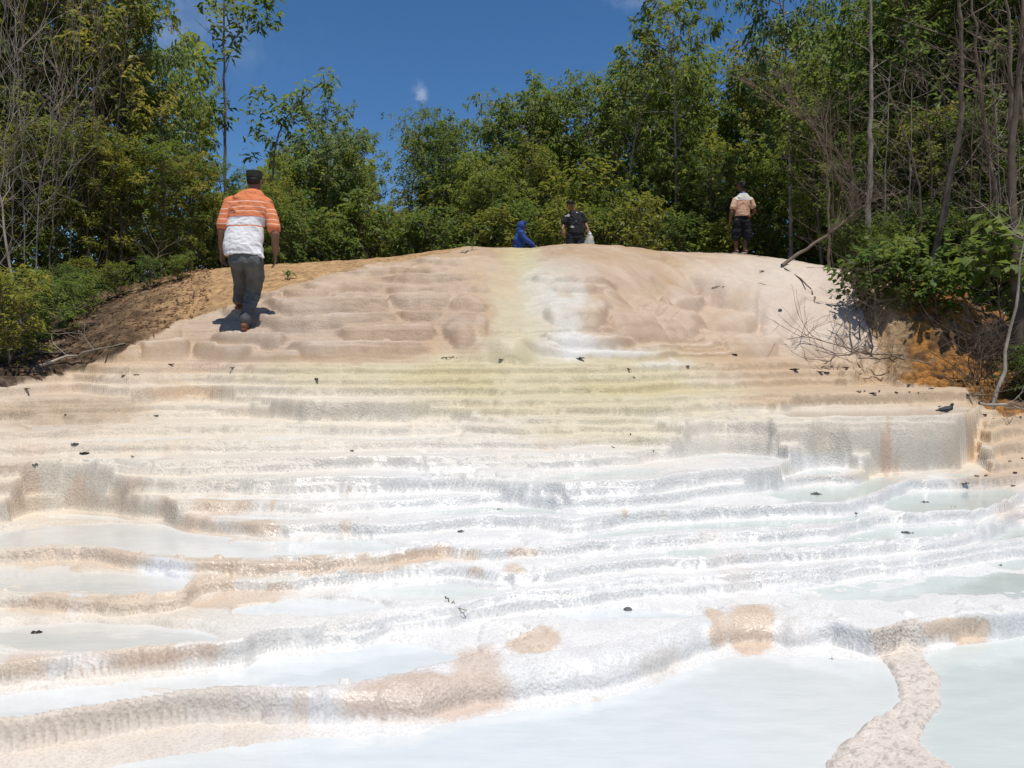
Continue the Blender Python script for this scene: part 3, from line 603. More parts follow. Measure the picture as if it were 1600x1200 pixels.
for k, (sd_, ml) in enumerate([(41, M_LEAF), (42, M_LEAFY), (43, M_LEAFD)]):
    wd, lf = gen_tree(sd_, 2.2, .04, .85, 44, 9, .14, .055, .45, .012, .8, dense, sub=2); proto('shrub%d' % k, wd, lf, M_BARK, ml)
# broad leaved low plant
wd, lf = gen_tree(51, .9, .1, .42, 26, 6, .145, .085, .55, .012, .9, dense, sub=1); proto('broad', wd, lf, M_BARK, M_LEAFD)
def plant(name, kind, p, d, top, label, cat='tree', group=None, rz=None, wide=1.0, base=None, rnd=random.Random(5)):
    x, y, z = at(p, d)
    if base is not None: z = base
    H0 = {'b': 7, 'l': 7.5, 'o': 7, 's': 2.2}[kind[0]] if kind != 'broad' else .9
    s = max(.25, (hz(top, d) - z) / H0)
    if kind == 'broad' and s > 1.1: s = 1.1; z = hz(top, d) - .9
    o = empty(name, (x, y, z - .05), rnd.uniform(0, 6.28) if rz is None else rz)
    o.scale = (s * wide, s * wide, s)
    tag(o, label, cat, group)
    mw, ml = PROTO[kind]
    mesh_obj('trunk', mw, o)
    if ml: mesh_obj('crown', ml, o)
    return o
rt = random.Random(77)
def canopy(p):
    return float(np.interp(p, [380, 440, 480, 530, 575, 600, 625, 655, 672, 700, 760, 840, 900, 950, 1000, 1035, 1080, 1110, 1140, 1170, 1220, 1260, 1310, 1360, 1420, 1500, 1700],
                              [250, 215, 200, 188, 200, 300, 300, 320, 290, 215, 190, 165, 148, 122, 115, 110, 110, 120, 135, 90, 60, 40, 90, 60, 10, -40, -80]))
# rows of trees behind the crest of the mound
KB = ['bushy0', 'bushy1', 'bushy2', 'bushy3', 'layered1', 'bushy0', 'bushy2', 'layered0']
n = 0
for p in range(690, 1480, 46):
    pp = p + rt.uniform(-14, 14)
    plant('tall_tree', KB[n % 8], pp, rt.uniform(23, 26.5), canopy(pp) + rt.uniform(-8, 26), 'tall leafy green tree in the dense forest wall behind the mound crest', group='tall trees behind the mound crest', wide=rt.uniform(.95, 1.2)); n += 1
for p in range(400, 600, 48):
    pp = p + rt.uniform(-12, 12)
    plant('tall_tree', ['open1', 'layered0', 'open0', 'layered1'][n % 4], pp, rt.uniform(22, 25), canopy(pp) + rt.uniform(0, 34), 'tall green tree behind the orange bank left of the sky gap', group='tall trees left of the sky gap', wide=rt.uniform(.85, 1.05)); n += 1
for p in range(430, 1420, 44):
    pp = p + rt.uniform(-16, 16)
    top = rt.uniform(225, 300) if pp > 690 or pp < 590 else rt.uniform(318, 345)
    plant('young_tree', ['bushy0', 'bushy1', 'bushy3', 'bushy2', 'shrub1'][n % 5], pp, rt.uniform(20, 22), top, 'young green tree filling the forest edge below the taller crowns', group='young trees along the forest edge', wide=rt.uniform(1.0, 1.35)); n += 1
for p in range(410, 1340, 40):
    pp = p + rt.uniform(-14, 14)
    plant('forest_shrub', ['shrub0', 'shrub1', 'shrub2'][n % 3], pp, rt.uniform(18.9, 20), rt.uniform(325, 362), 'low leafy shrub at the forest edge just behind the mound crest', 'shrub', 'shrubs along the forest edge', wide=rt.uniform(1, 1.3)); n += 1
# single trees that stand out
plant('slender_tree', 'open0', 632, 22, 182, 'pale slender tree with thin feathery crown standing alone in the sky gap')
plant('slender_tree', 'open0', 655, 25, 235, 'smaller feathery tree behind the slender one in the sky gap', rz=2)
plant('layered_tree', 'layered0', 520, 20.5, 178, 'broad layered tree on the left side of the sky gap', wide=.95)
plant('layered_tree', 'layered1', 1062, 21, 6, 'tallest layered tree with drooping leaf whorls against the sky behind the capped man', wide=.8)
plant('layered_tree', 'layered2', 1235, 19, -60, 'tall layered tree with whitish limbs left of the grey pole trunk', wide=.8)
plant('layered_tree', 'layered0', 1330, 20, 20, 'layered tree crown seen behind the straight grey pole trunk', wide=.75)
plant('round_tree', 'bushy2', 715, 21.5, 195, 'dark rounded tree at the right border of the sky gap', wide=.95)
plant('umbrella_tree', 'layered1', 822, 24, 152, 'flat topped tree rising above the forest over the crouching figure', wide=1.0)
plant('open_tree', 'open1', 960, 22, 100, 'thin twiggy tree reaching over the canopy behind the man in black', wide=1.1)
# forest on the left, nearer
for p, d, top, k in [(-190, 13, -120, 'bushy0'), (-110, 15, -160, 'bushy2'), (-40, 13.5, -140, 'bushy3'), (20, 16, -150, 'bushy1'), (70, 14.5, -110, 'bushy0'), (118, 16, -70, 'bushy2'), (165, 15, -10, 'bushy3'), (-20, 18, -120, 'bushy2')]:
    plant('tall_tree', k, p, d, top, 'tall tangled green tree in the thicket on the left edge', group='tall trees of the left thicket', wide=rt.uniform(.9, 1.1))
for p, d, top, k in [(215, 15.5, 85, 'layered0'), (262, 16.5, 80, 'layered2'), (305, 16, 165, 'layered1')]:
    plant('layered_tree', k, p, d, top, {215: 'layered tree with drooping leaves beside the bare twigs of the left thicket', 262: 'layered tree spreading toward the tall thin pole tree', 305: 'layered tree just behind the orange shirt man, on his left'}[p], wide=.72)
for p, d, top, k in [(-60, 12, 235, 'bushy3'), (10, 12.6, 210, 'bushy3'), (75, 12.8, 205, 'bushy0'), (135, 13.2, 200, 'bushy3'), (190, 13.2, 230, 'bushy3'), (250, 13.5, 240, 'bushy1'), (300, 13.8, 250, 'bushy3'), (345, 14.5, 270, 'bushy2'), (395, 15.5, 300, 'bushy0'), (440, 17, 290, 'bushy3')]:
    plant('young_tree', k, p, d, top, 'yellowish green young tree at the foot of the left thicket', group='young trees of the left thicket', wide=rt.uniform(1.1, 1.5))
for i, p in enumerate(range(-60, 420, 34)):
    d = 12.2 + max(0, p) * .008 + rt.uniform(.1, .7)
    if p < 60: d = rt.uniform(9.2, 10.5)
    plant('thicket_shrub', ['shrub0', 'shrub1', 'shrub2'][i % 3], p, d, float(np.interp(p, [-60, 60, 150, 420], [430, 420, 385, 345])) + rt.uniform(-25, 20), 'leafy shrub at the top of the brown bank on the left', 'shrub', 'shrubs above the brown bank', wide=rt.uniform(1, 1.3))
plant('bank_shrub', 'shrub2', 40, 8.6, 512, 'dark low shrub at the bottom of the brown bank, far left', 'shrub', wide=1.3)
plant('bank_shrub', 'shrub0', -20, 8.4, 470, 'green shrub cut by the left edge beside the leaning sapling', 'shrub', wide=1.1)
# forest on the right, nearer
for p, d, top, k in [(1290, 17.5, 105, 'bushy1'), (1345, 18, 60, 'bushy2'), (1400, 17, 0, 'bushy0'), (1450, 16, -60, 'bushy2'), (1500, 17, -110, 'bushy1'), (1550, 15, -140, 'bushy2'), (1610, 16, -160, 'bushy0'), (1680, 14.5, -150, 'bushy2'), (1760, 15, -150, 'bushy1'), (1850, 14, -100, 'bushy0')]:
    plant('tall_tree', k, p, d, top, 'tall dark green tree in the thicket on the right edge', group='tall trees of the right thicket', wide=rt.uniform(.9, 1.15))
for p, d, top, k in [(1330, 15.5, 250, 'bushy0'), (1375, 15, 215, 'bushy2'), (1425, 14.4, 190, 'bushy3'), (1475, 14.5, 200, 'bushy2'), (1530, 13.6, 175, 'bushy0'), (1580, 13.4, 190, 'bushy2'), (1640, 13, 200, 'bushy1'), (1710, 12.6, 220, 'bushy2')]:
    plant('young_tree', k, p, d, top, 'young dark green tree behind the bare stems on the right', group='young trees of the right thicket', wide=rt.uniform(1.0, 1.3))
for i, (p, d, top) in enumerate([(1345, 13.6, 345), (1380, 13, 355), (1425, 13.4, 330), (1465, 12.9, 350), (1505, 12.5, 340), (1545, 12.3, 360), (1585, 12.0, 350), (1630, 11.8, 370), (1690, 11.5, 380)]):
    plant('thicket_shrub', ['shrub2', 'shrub0', 'shrub2'][i % 3], p, d, top, 'dark leafy shrub under the bare stems above the orange bank', 'shrub', 'shrubs above the orange bank', wide=rt.uniform(1, 1.25))
for i, (p, d, top, lb) in enumerate([(1352, 11.1, 432, 'broad leaved plant where the travertine meets the orange bank, leftmost'), (1388, 10.9, 405, 'broad leaved plant standing tallest over the left end of the orange bank'), (1422, 10.7, 455, 'broad leaved plant drooping over the middle of the orange bank'),
                                     (1452, 10.9, 440, 'broad leaved plant beside the dry orange leaves on the bank top'), (1402, 10.3, 490, 'low broad leaved plant hanging down onto the orange soil'), (1475, 10.7, 472, 'small broad leaved plant at the notch of the orange bank'), (1570, 9.6, 405, 'large leaved climber around the trunk on the right edge'), (1345, 10.7, 470, 'dark broad leaved plant on the steep edge of the travertine')]):
    plant('broad_leaf_plant', 'broad', p, d, top, lb, 'plant', 'broad leaved plants on the orange bank', wide=1.25)
for i, (p, dz_, top) in enumerate([(1372, .25, 418), (1400, .2, 420), (1640, .2, 470)]):
    d = float(np.interp(p, px, dC[:, 0])) + dz_
    plant('bank_shrub', ['shrub2', 'shrub0'][i % 2], p, d, top, 'dark leafy shrub crowding the top edge of the orange bank', 'shrub', 'shrubs on the edge of the orange bank', wide=rt.uniform(1.0, 1.3))
for i, (p, d, top) in enumerate([(-40, 8.9, 440), (20, 9.6, 450), (62, 10.2, 455), (95, 11.0, 440), (-90, 9.0, 420), (128, 11.8, 425)]):
    plant('bank_shrub', ['shrub2', 'shrub0', 'shrub1'][i % 3], p, d, top, 'leafy shrub growing on the left part of the brown bank', 'shrub', 'shrubs on the brown bank', wide=rt.uniform(1.1, 1.4))
for i, p in enumerate(range(1600, 1700, 22)):
    plant('bank_shrub', 'shrub2', p, 8.5 + .15 * (i % 3), 560 + 8 * (i % 3), 'dark low shrub in the shade below the orange bank on the right edge', 'shrub', 'shrubs below the orange bank', wide=1.2)
for i, (p, y, h_, kd, lb) in enumerate([(1346, 485, .62, 'broad', 'broad leaved plant rooted on the travertine edge above the dry stalks'), (1394, 470, .62, 'broad', 'broad leaved plant in the middle of the green patch left of the orange soil'), (1412, 492, .34, 'shrub2', 'dark shrub overhanging the upper left of the orange soil'),
                                       (1440, 478, .55, 'broad', 'broad leaved plant at the upper right of the green patch beside the orange soil'), (1466, 500, .50, 'broad', 'broad leaved plant dangling over the top of the bare orange soil')]):
    x, yy, z = hit(p, y); o = empty('bank_plant', (x, yy, z - .04), i * 1.3); s = h_ / (.9 if kd == 'broad' else 2.2); o.scale = (s * 1.25, s * 1.25, s)
    tag(o, lb, 'plant', 'plants covering the left part of the orange bank')
    mesh_obj('trunk', PROTO[kd][0], o); mesh_obj('crown', PROTO[kd][1], o)
for i, (p, y, h_) in enumerate([(72, 532, .62), (104, 505, .5), (140, 484, .45), (182, 466, .42), (228, 452, .40), (275, 440, .36), (40, 556, .75), (15, 572, .8)]):
    x, yy, z = hit(p, y); o = empty('bank_shrub', (x, yy, z - .04), i * 1.7); s = h_ / 2.2; o.scale = (s * 1.35, s * 1.35, s)
    tag(o, 'dark leafy shrub spilling down the shaded brown bank below the left thicket', 'shrub', 'shrubs spilling down the brown bank')
    kd = ['shrub2', 'shrub0', 'shrub2', 'shrub1'][i % 4]; mesh_obj('trunk', PROTO[kd][0], o); mesh_obj('crown', PROTO[kd][1], o)
# ---- uncountable masses: the wood far behind, and the ground cover
lf = Leaves(901); r_ = np.random.RandomState(902)
pts = []
for _ in range(60000):
    p = r_.uniform(-500, 2150); d = r_.uniform(27, 33)
    top = canopy(p) + 40 if 380 < p < 1480 else (60 if p < 330 else 60)
    if 330 < p < 400: top = 290
    if 585 < p < 685: top = 345
    top += 25 * vn(p / 33., 0, 3)
    z0 = 2.6; z1 = hz(top, d); 
    if z1 > z0: pts.append(((p - 800) / F * d, d, z0 + (z1 - z0) * r_.rand() ** .8))
lf.cloud(np.array(pts), .40, .17, .4)
tag(mesh_obj('distant_forest', lf.mesh('distant_forest', M_LEAF)), 'dark mass of forest seen through the gaps between the nearer trees', 'forest', kind='stuff')
lf = Leaves(911); base = []
def scatter(n, fp, fd, h0, h1, L_, W_, per=4):
    for _ in range(n):
        p = fp(); d = fd(p); x, y, z = at(p, d)
        lf.rosette((x, y, z + r_.uniform(h0, h1)), (r_.normal() * .3, r_.normal() * .3, 1), per, L_, W_, .3, .8, .08)
scatter(3200, lambda: r_.uniform(395, 1340), lambda p: r_.uniform(18.9, 21.5), 0, .9, .22, .06)
scatter(1500, lambda: r_.uniform(-300, 420), lambda p: 12.1 + max(0, p) * .008 + r_.uniform(0, 3), 0, 1.0, .16, .055)
scatter(1500, lambda: r_.uniform(1330, 1900), lambda p: np.interp(p, [1330, 1500, 1700], [13.4, 12.0, 11.2]) + r_.uniform(0, 3), 0, 1.0, .16, .06)
tag(mesh_obj('undergrowth', lf.mesh('undergrowth', M_LEAF)), 'low leafy undergrowth covering the forest floor along the mound', 'undergrowth', kind='stuff')
# leaf litter and broken twigs on the banks
lf = Leaves(921)
pp_ = []
for _ in range(5200):
    p = r_.uniform(-200, 330); i = np.interp(p, px, np.arange(nP)); i = int(i)
    d = r_.uniform(7.0, 13.0); j = int(np.interp(d, dd, np.arange(nD)))
    if soil[i, j] > .2: x, y, z = at(p, d); pp_.append((x, y, z + .02))
for _ in range(3600):
    p = r_.uniform(1420, 1800); i = int(np.interp(p, px, np.arange(nP)))
    d = r_.uniform(8.0, 13.5); j = int(np.interp(d, dd, np.arange(nD)))
    if soil[i, j] > .2 and (p > 1590 or d > float(dC[i, 0]) - .15): x, y, z = at(p, d); pp_.append((x, y, z + .02))
lf.cloud(np.array(pp_), .065, .028, .1)
tag(mesh_obj('leaf_litter', lf.mesh('leaf_litter', M_DRY)), 'dry brown leaf litter strewn over the soil banks', 'leaf litter', kind='stuff')

# ---- bare stems
def bare(name, path, r0, label, seed, nb=10, bl=(.4, 1.3), up_=.5, start=.25, m=None, group=None, cat='sapling', cone_=.9, twigs=3):
    """path: world points of the main stem"""
    r = np.random.RandomState(seed); path = np.array(path, float)
    s = np.concatenate([[0], np.cumsum(np.linalg.norm(np.diff(path, axis=0), axis=1))])
    u = np.linspace(0, s[-1], max(10, int(s[-1] / .25)))
    pts = np.stack([np.interp(u, s, path[:, k]) for k in range(3)], 1)
    for _ in range(2): pts[1:-1] = (pts[:-2] + 2 * pts[1:-1] + pts[2:]) / 4
    pts[1:-1] += r.normal(size=(len(pts) - 2, 3)) * .012
    o0 = pts[0].copy(); pts = pts - o0
    wd = Wood(); wd.tube(pts, r0, max(.004, r0 * .3), 7); tw = Wood()
    n = len(pts)
    for i in range(nb):
        q = int(n * (start + (1 - start) * (i + r.rand()) / nb)); q = min(max(q, 1), n - 2)
        t = pts[q + 1] - pts[q - 1]; t /= np.linalg.norm(t)
        az = r.uniform(0, 6.28); dv = np.array([math.cos(az), math.sin(az), 0]) * cone_ + t * up_ + [0, 0, .15]
        b_ = curve(pts[q], dv, r.uniform(*bl) * (1.15 - .6 * q / n), 6, (r.normal() * .3, r.normal() * .3, .35), r, .13)
        tw.tube(b_, max(.0045, r0 * .20), .0022, 4)
        for _ in range(twigs):
            k = r.randint(1, 6); d2 = (b_[k] - b_[k - 1]) / np.linalg.norm(b_[k] - b_[k - 1]) + r.normal(size=3) * .55
            tw.tube(curve(b_[k], d2, r.uniform(.15, .55), 4, (0, 0, .2), r, .14), .0032, .0015, 3)
    m = m or M_TWIG
    o = empty(name, o0); tag(o, label, cat, group)
    mesh_obj('trunk', wd.mesh('bare_trunk', m), o)
    if tw.v: mesh_obj('branches', tw.mesh('bare_branches', m), o)
    return o
def pxp(*pts):        # (photo x, photo y, depth) -> world
    return [((p - 800) / F * d, d, hz(y, d)) for p, y, d in pts]
def root(p, d): x, y, z = at(p, d, -.06); return (x, y, z)
def stem(p, d, *more): return [root(p, d)] + pxp(*more)
# right thicket
bare('pole_tree', stem(1357, 13.2, (1358, 330, 13.2), (1362, 200, 13.2), (1360, 60, 13.2), (1359, -60, 13.2)), .056, 'straight pale grey pole trunk standing highest among the right thicket', 301, 7, (.3, .8), .4, .45, M_BARKP, cat='tree')
bare('bare_tree', stem(1452, 12.4, (1475, 330, 12.4), (1500, 220, 12.3), (1505, 130, 12.3), (1498, 0, 12.3), (1490, -120, 12.3)), .062, 'brown leaning trunk with a bend, bare of leaves, left of the twin trunks', 302, 16, (.8, 1.9), .35, .3, M_BARK, cat='tree')
bare('bare_tree', stem(1592, 11.6, (1582, 260, 11.6), (1578, 150, 11.5), (1580, 60, 11.5), (1566, -60, 11.5)), .055, 'tall greyish trunk close to the right edge with a white broken limb', 303, 16, (.6, 1.6), .4, .25, M_TWIG, cat='tree')
bare('bare_tree', stem(1562, 12.2, (1555, 300, 12.2), (1535, 180, 12.2), (1526, 60, 12.2), (1510, -60, 12.2)), .045, 'thin brown trunk leaning left just beside the tall greyish trunk', 304, 16, (.6, 1.5), .4, .25, M_TWIG, cat='tree')
bare('bare_tree', stem(1625, 11.2, (1615, 300, 11.2), (1590, 120, 11.2), (1600, -60, 11.2)), .05, 'bare trunk at the very right edge of the thicket', 305, 16, (.6, 1.5), .4, .25, M_TWIG, cat='tree')
bare('dead_sapling', stem(1434, 12.6, (1437, 290, 12.6), (1418, 215, 12.6), (1395, 165, 12.5), (1378, 120, 12.5)), .026, 'thin dead stem leaning left toward the pole trunk', 306, 9, (.5, 1.2), .4, .3)
bare('dead_sapling', stem(1392, 13, (1412, 330, 13), (1406, 290, 13), (1380, 306, 13)), .03, 'pale dead stem bent over in an arch behind the bushes', 307, 4, (.3, .7), .4, .4)
for i, (p, d, x1, y1, x2, y2) in enumerate([(1530, 12.3, 1532, 250, 1540, 90), (1545, 12.0, 1548, 260, 1530, 70), (1575, 12.4, 1560, 250, 1545, 60), (1510, 12.8, 1516, 270, 1528, 120), (1480, 12.6, 1484, 280, 1470, 100), (1418, 13.2, 1422, 250, 1425, 130), (1335, 14, 1332, 280, 1326, 130), (1300, 15, 1302, 300, 1296, 150), (1380, 13.5, 1384, 260, 1392, 100), (1462, 13, 1455, 260, 1445, 120), (1605, 12, 1596, 280, 1570, 80), (1640, 11.5, 1630, 280, 1622, 60), (1555, 13, 1550, 240, 1560, 20)]):
    bare('dead_sapling', stem(p, d, (x1, y1, d), (x2, y2, d)), .018, 'thin bare brown sapling among the tangle of stems on the right', 320 + i, 17, (.6, 1.6), .35, .15, [M_TWIG, M_TWIG, M_BARKP][i % 3], 'bare saplings of the right thicket', twigs=4)
bare('stake', stem(1297, 13.6, (1296, 380, 13.6), (1294, 250, 13.6), (1290, 180, 13.6)), .026, 'upright bare stem rooted in the travertine right of the capped man', 340, 8, (.3, .8), .5, .45)
bare('fallen_branch', [np.array(hit(1222, 418)) + [0, 0, .02]] + pxp((1262, 386, 12.9), (1296, 366, 12.8), (1350, 322, 12.6)), .034, 'dead grey branch lying aslant on the travertine shoulder, its twigs fanned out', 341, 22, (.7, 1.6), .9, .5, cone_=.5, cat='branch', twigs=4)
bare('dead_brush', stem(1372, 14.5, (1330, 260, 14.5), (1270, 195, 14.4), (1200, 150, 14.3), (1168, 122, 14.3)), .03, 'brown dead brush sweeping up to the left above the capped man', 342, 30, (.5, 1.5), .8, .3, cone_=.5, cat='dead brush', twigs=5)
bare('dead_brush', stem(1362, 14, (1322, 300, 14), (1280, 215, 13.9), (1222, 130, 13.9)), .024, 'second spray of dead brush, steeper, under the pole trunk', 343, 26, (.5, 1.4), .8, .25, cone_=.5, cat='dead brush', twigs=5)
for i in range(8):
    p = [1330, 1345, 1358, 1364, 1372, 1340, 1386, 1352][i]; d = 9.75 + .12 * (i % 3) if i < 5 else 10.3
    bare('dry_stalk', stem(p, d, (p - 6 + 3 * i % 9, 500, d), (p - 14 + 5 * (i % 4), 410 + 22 * (i % 4), d)), .010, 'thin dry upright stalk at the toe of the travertine beside the orange bank', 350 + i, 6, (.2, .6), .5, .3, M_TWIGD if i % 2 else M_TWIG, 'dry stalks beside the orange bank', cat='stalk', twigs=2)
bare('arching_twig', stem(1430, 9.4, (1375, 552, 9.5), (1330, 550, 9.5), (1290, 560, 9.4), (1266, 588, 9.3)), .011, 'long dry twig arching low over the foot of the travertine', 361, 9, (.3, .9), .3, .3, M_TWIG, cat='twig', cone_=.6)
bare('arching_twig', stem(1420, 9.5, (1340, 552, 9.6), (1285, 528, 9.6), (1230, 530, 9.5)), .009, 'upper dry twig arching farthest left over the travertine', 362, 9, (.3, .8), .3, .3, M_TWIG, cat='twig', cone_=.6)
bare('arching_twig', stem(1490, 9.1, (1440, 590, 9.2), (1395, 560, 9.3), (1340, 560, 9.3)), .016, 'stout pale stick sloping down to the right in front of the orange bank', 363, 4, (.2, .6), .3, .3, M_TWIGD, cat='stick', cone_=.6)
bare('crossed_stick', [np.array(at(1408, 9.0, .0))] + pxp((1440, 575, 9.1), (1452, 562, 9.2)), .012, 'short pale stick crossing the stout one at the foot of the orange bank', 364, 3, (.2, .4), .5, .4, M_BARKP, cat='stick')
bare('leaning_sapling', [np.array(hit(1549, 640)) - [0, 0, .05]] + pxp((1575, 540, 8.0), (1592, 465, 8.0), (1590, 440, 8.0), (1600, 340, 8.0)), .022, 'thin whitish sapling leaning right at the edge of the travertine', 365, 4, (.5, 1.0), .6, .65, M_BARKP)
bare('dark_trunk', stem(1592, 9.2, (1590, 480, 9.3), (1585, 400, 9.4), (1578, 250, 9.6), (1600, 60, 9.8)), .075, 'dark vine wrapped trunk behind the whitish leaning sapling', 366, 9, (.4, 1.2), .4, .4, M_TWIGD, cat='tree')
for i, (x0, y0, x1, y1, d, lb) in enumerate([(1440, 470, 1600, 556, 10.5, 'long dead stick lying down the litter slope above the orange bank'), (1500, 480, 1610, 530, 10.5, 'shorter dead stick parallel to the long one on the litter slope'), (1530, 635, 1640, 640, 8.1, 'grey dead stick lying flat right of the leaning sapling'), (1510, 622, 1545, 638, 8.2, 'pale stick propped on the rounded corner of the upper pool')]):
    a_ = np.array(hit(x0, y0)); b_ = np.array(hit(x1, y1)) if i < 2 else np.array(at(x1, a_[1], .04)); 
    bare('dead_stick', [a_ + [0, 0, .03], (a_ + b_) / 2 + [0, 0, .07], b_ + [0, 0, .04]], .016, lb, 370 + i, 4, (.15, .4), .6, .3, M_TWIG if i % 2 else M_BARKP, cat='stick')
r2 = random.Random(9)
# dead brush heap at the right end, dark
for i in range(7):
    p = 1515 + 14 * i; d = 8.5 + .12 * i
    bare('brush_stalk', stem(p, d, (p + 8 - 6 * (i % 4), 600 - 6 * i, d), (p - 10 + 9 * (i % 3), 520 + 10 * (i % 4), d + .1)), .010, 'dark dry stalk in the brush heap below the orange bank', 380 + i, 12, (.2, .7), .4, .1, M_TWIGD, 'dark stalks of the brush heap', cat='stalk', twigs=4)
# crooked twig with its shadow on the shoulder
q = [np.array(hit(a_, b_)) + [0, 0, .015] for a_, b_ in ((1226, 421), (1245, 432), (1262, 444), (1270, 460), (1273, 474))]
bare('crooked_stick', q, .013, 'crooked dark stick lying down the travertine below the fallen branch', 391, 0, (.2, .4), .5, .3, M_TWIGD, cat='stick')
q = [np.array(hit(a_, b_)) + [0, 0, .015] for a_, b_ in ((1112, 452), (1150, 448), (1192, 443), (1196, 446))]
bare('thin_twig', q, .006, 'thin bent twig lying on the travertine left of the crooked stick', 392, 0, (.1, .2), .5, .3, M_TWIG, cat='twig', twigs=0)
q = [np.array(hit(690, 561)) + np.array(v_) for v_ in ((0, 0, .006), (.05, .006, .012), (.10, .0, .010), (.15, .004, .012))]
bare('thin_twig', q, .005, 'short dark twig lying at the left foot of the yellow flow', 393, 0, (.05, .12), .5, .3, M_TWIG, cat='twig', twigs=0)
q = [np.array(hit(719, 977)) + np.array(v_) for v_ in ((0, 0, .006), (-.02, .014, .024), (-.045, .03, .042), (-.072, .055, .066))]
bare('thin_twig', q, .0016, 'small curved twig stuck on a white terrace wall in the lower middle', 394, 0, (.02, .03), .5, .3, M_TWIG, cat='twig', twigs=0)
# left thicket
for i, (p, d, x1, y1, x2, y2) in enumerate([(-40, 11.5, -20, 300, 10, -40), (10, 11.8, 22, 280, 45, -60), (40, 12.2, 35, 250, 20, -30), (70, 12, 90, 260, 110, -60), (105, 12.6, 112, 240, 130, -20), (135, 12.8, 140, 260, 160, 30), (-10, 11, -5, 330, 30, 60), (165, 13, 176, 260, 200, 20), (55, 11.6, 60, 300, 100, 90)]):
    bare('dead_sapling', stem(p, d, (x1, y1, d), (x2, y2, d)), .012, 'bare pale twiggy sapling in front of the left thicket', 400 + i, 20, (.8, 2.0), .9, .2, [M_BARKP, M_TWIG][i % 2], 'bare saplings of the left thicket', cone_=.6, twigs=5)
bare('leaning_sapling', stem(40, 7.9, (30, 490, 8.0), (20, 440, 8.0), (4, 370, 8.0), (-6, 250, 8.0)), .020, 'grey forked sapling rising at the far left end of the brown bank', 410, 8, (.5, 1.1), .6, .25, M_BARKP)
for i, (p, d, y1) in enumerate([(70, 10.6, 460), (128, 11.8, 410), (235, 12.2, 380), (95, 11.0, 450)]):
    bare('dead_sapling', stem(p, d, (p + 8, y1 + 30, d), (p + 16, y1, d)), .012, 'short bare sapling standing on the upper part of the brown bank', 415 + i, 5, (.3, .8), .5, .3, M_TWIG, 'short saplings on the brown bank')
q = [np.array(hit(a_, b_)) + [0, 0, .03] for a_, b_ in ((60, 580), (110, 562), (160, 550), (196, 541))]
bare('dead_stick', q, .016, 'long pale stick lying along the lower edge of the brown bank', 420, 2, (.2, .4), .5, .3, M_BARKP, cat='stick')
# tall thin tree left of the orange man
o = bare('pole_tree', stem(352, 16.5, (352, 290, 16.5), (351, 160, 16.5), (350, 60, 16.5), (349, -50, 16.5)), .045, 'tall thin dark tree against the sky above the orange shirt man', 431, 9, (.7, 1.5), .9, .42, M_BARK, cat='tree', cone_=.7, twigs=3)
lf = Leaves(432); o0 = np.array(o.location)
for q in pxp((352, 8, 16.5), (330, 20, 16.4), (375, 30, 16.6), (395, 15, 16.5), (420, 25, 16.4), (430, 5, 16.6), (345, 80, 16.5), (365, 50, 16.6), (412, 40, 16.5), (336, 45, 16.4), (380, 5, 16.4), (325, -10, 16.5), (405, -15, 16.5), (352, 170, 16.5), (357, 185, 16.6)):
    for _ in range(5): lf.rosette(np.array(q) - o0 + r_.normal(size=3) * .13, (0, 0, 1), 6, .24, .07, .8)
mesh_obj('crown', lf.mesh('pole_crown', M_LEAFD), o)
o = bare('sparse_tree', stem(418, 17.5, (424, 300, 17.5), (430, 220, 17.5), (446, 180, 17.5), (478, 146, 17.5), (508, 127, 17.5)), .035, 'sparse tree bending right with leaf tufts along its bent limb', 433, 9, (.4, 1.0), .5, .4, M_BARK, cat='tree', cone_=.8, twigs=2)
lf = Leaves(434); o0 = np.array(o.location)
for q in pxp((508, 127, 17.5), (495, 133, 17.4), (482, 142, 17.5), (470, 148, 17.5), (450, 155, 17.6), (432, 165, 17.4), (405, 140, 17.5), (412, 152, 17.5), (398, 170, 17.4), (455, 172, 17.5), (470, 190, 17.5), (490, 195, 17.5), (440, 200, 17.6), (425, 185, 17.5), (462, 215, 17.5), (415, 220, 17.5), (400, 200, 17.4), (475, 230, 17.5), (395, 240, 17.5)):
    for _ in range(4): lf.rosette(np.array(q) - o0 + r_.normal(size=3) * .12, (0, 0, 1), 6, .23, .07, .8)
mesh_obj('crown', lf.mesh('sparse_crown', M_LEAFB), o)
# one pale grassy plantlet on the crest and a seedling on the bank
for i, (p, y, h_) in enumerate([(737, 388, .17), (450, 434, .10)]):
    x, yv, z = hit(p, y + 3); lf = Leaves(440 + i)
    lf.rosette((0, 0, h_ * .6), (0, 0, 1), 9, h_ * 1.2, .035, .3, .7, .02); lf.rosette((0, 0, 0), (0, 0, 1), 4, h_ * 1.6, .02, -.8, .15, .01)
    o = mesh_obj('grass_tuft', lf.mesh('grass_tuft', M_LEAFB if i == 0 else M_LEAFD)); o.location = (x, yv, z - .01)
    tag(o, ['pale grassy tuft on the crest left of the crouching figure', 'tiny dark seedling on the orange bank right of the orange shirt man'][i], 'plant')
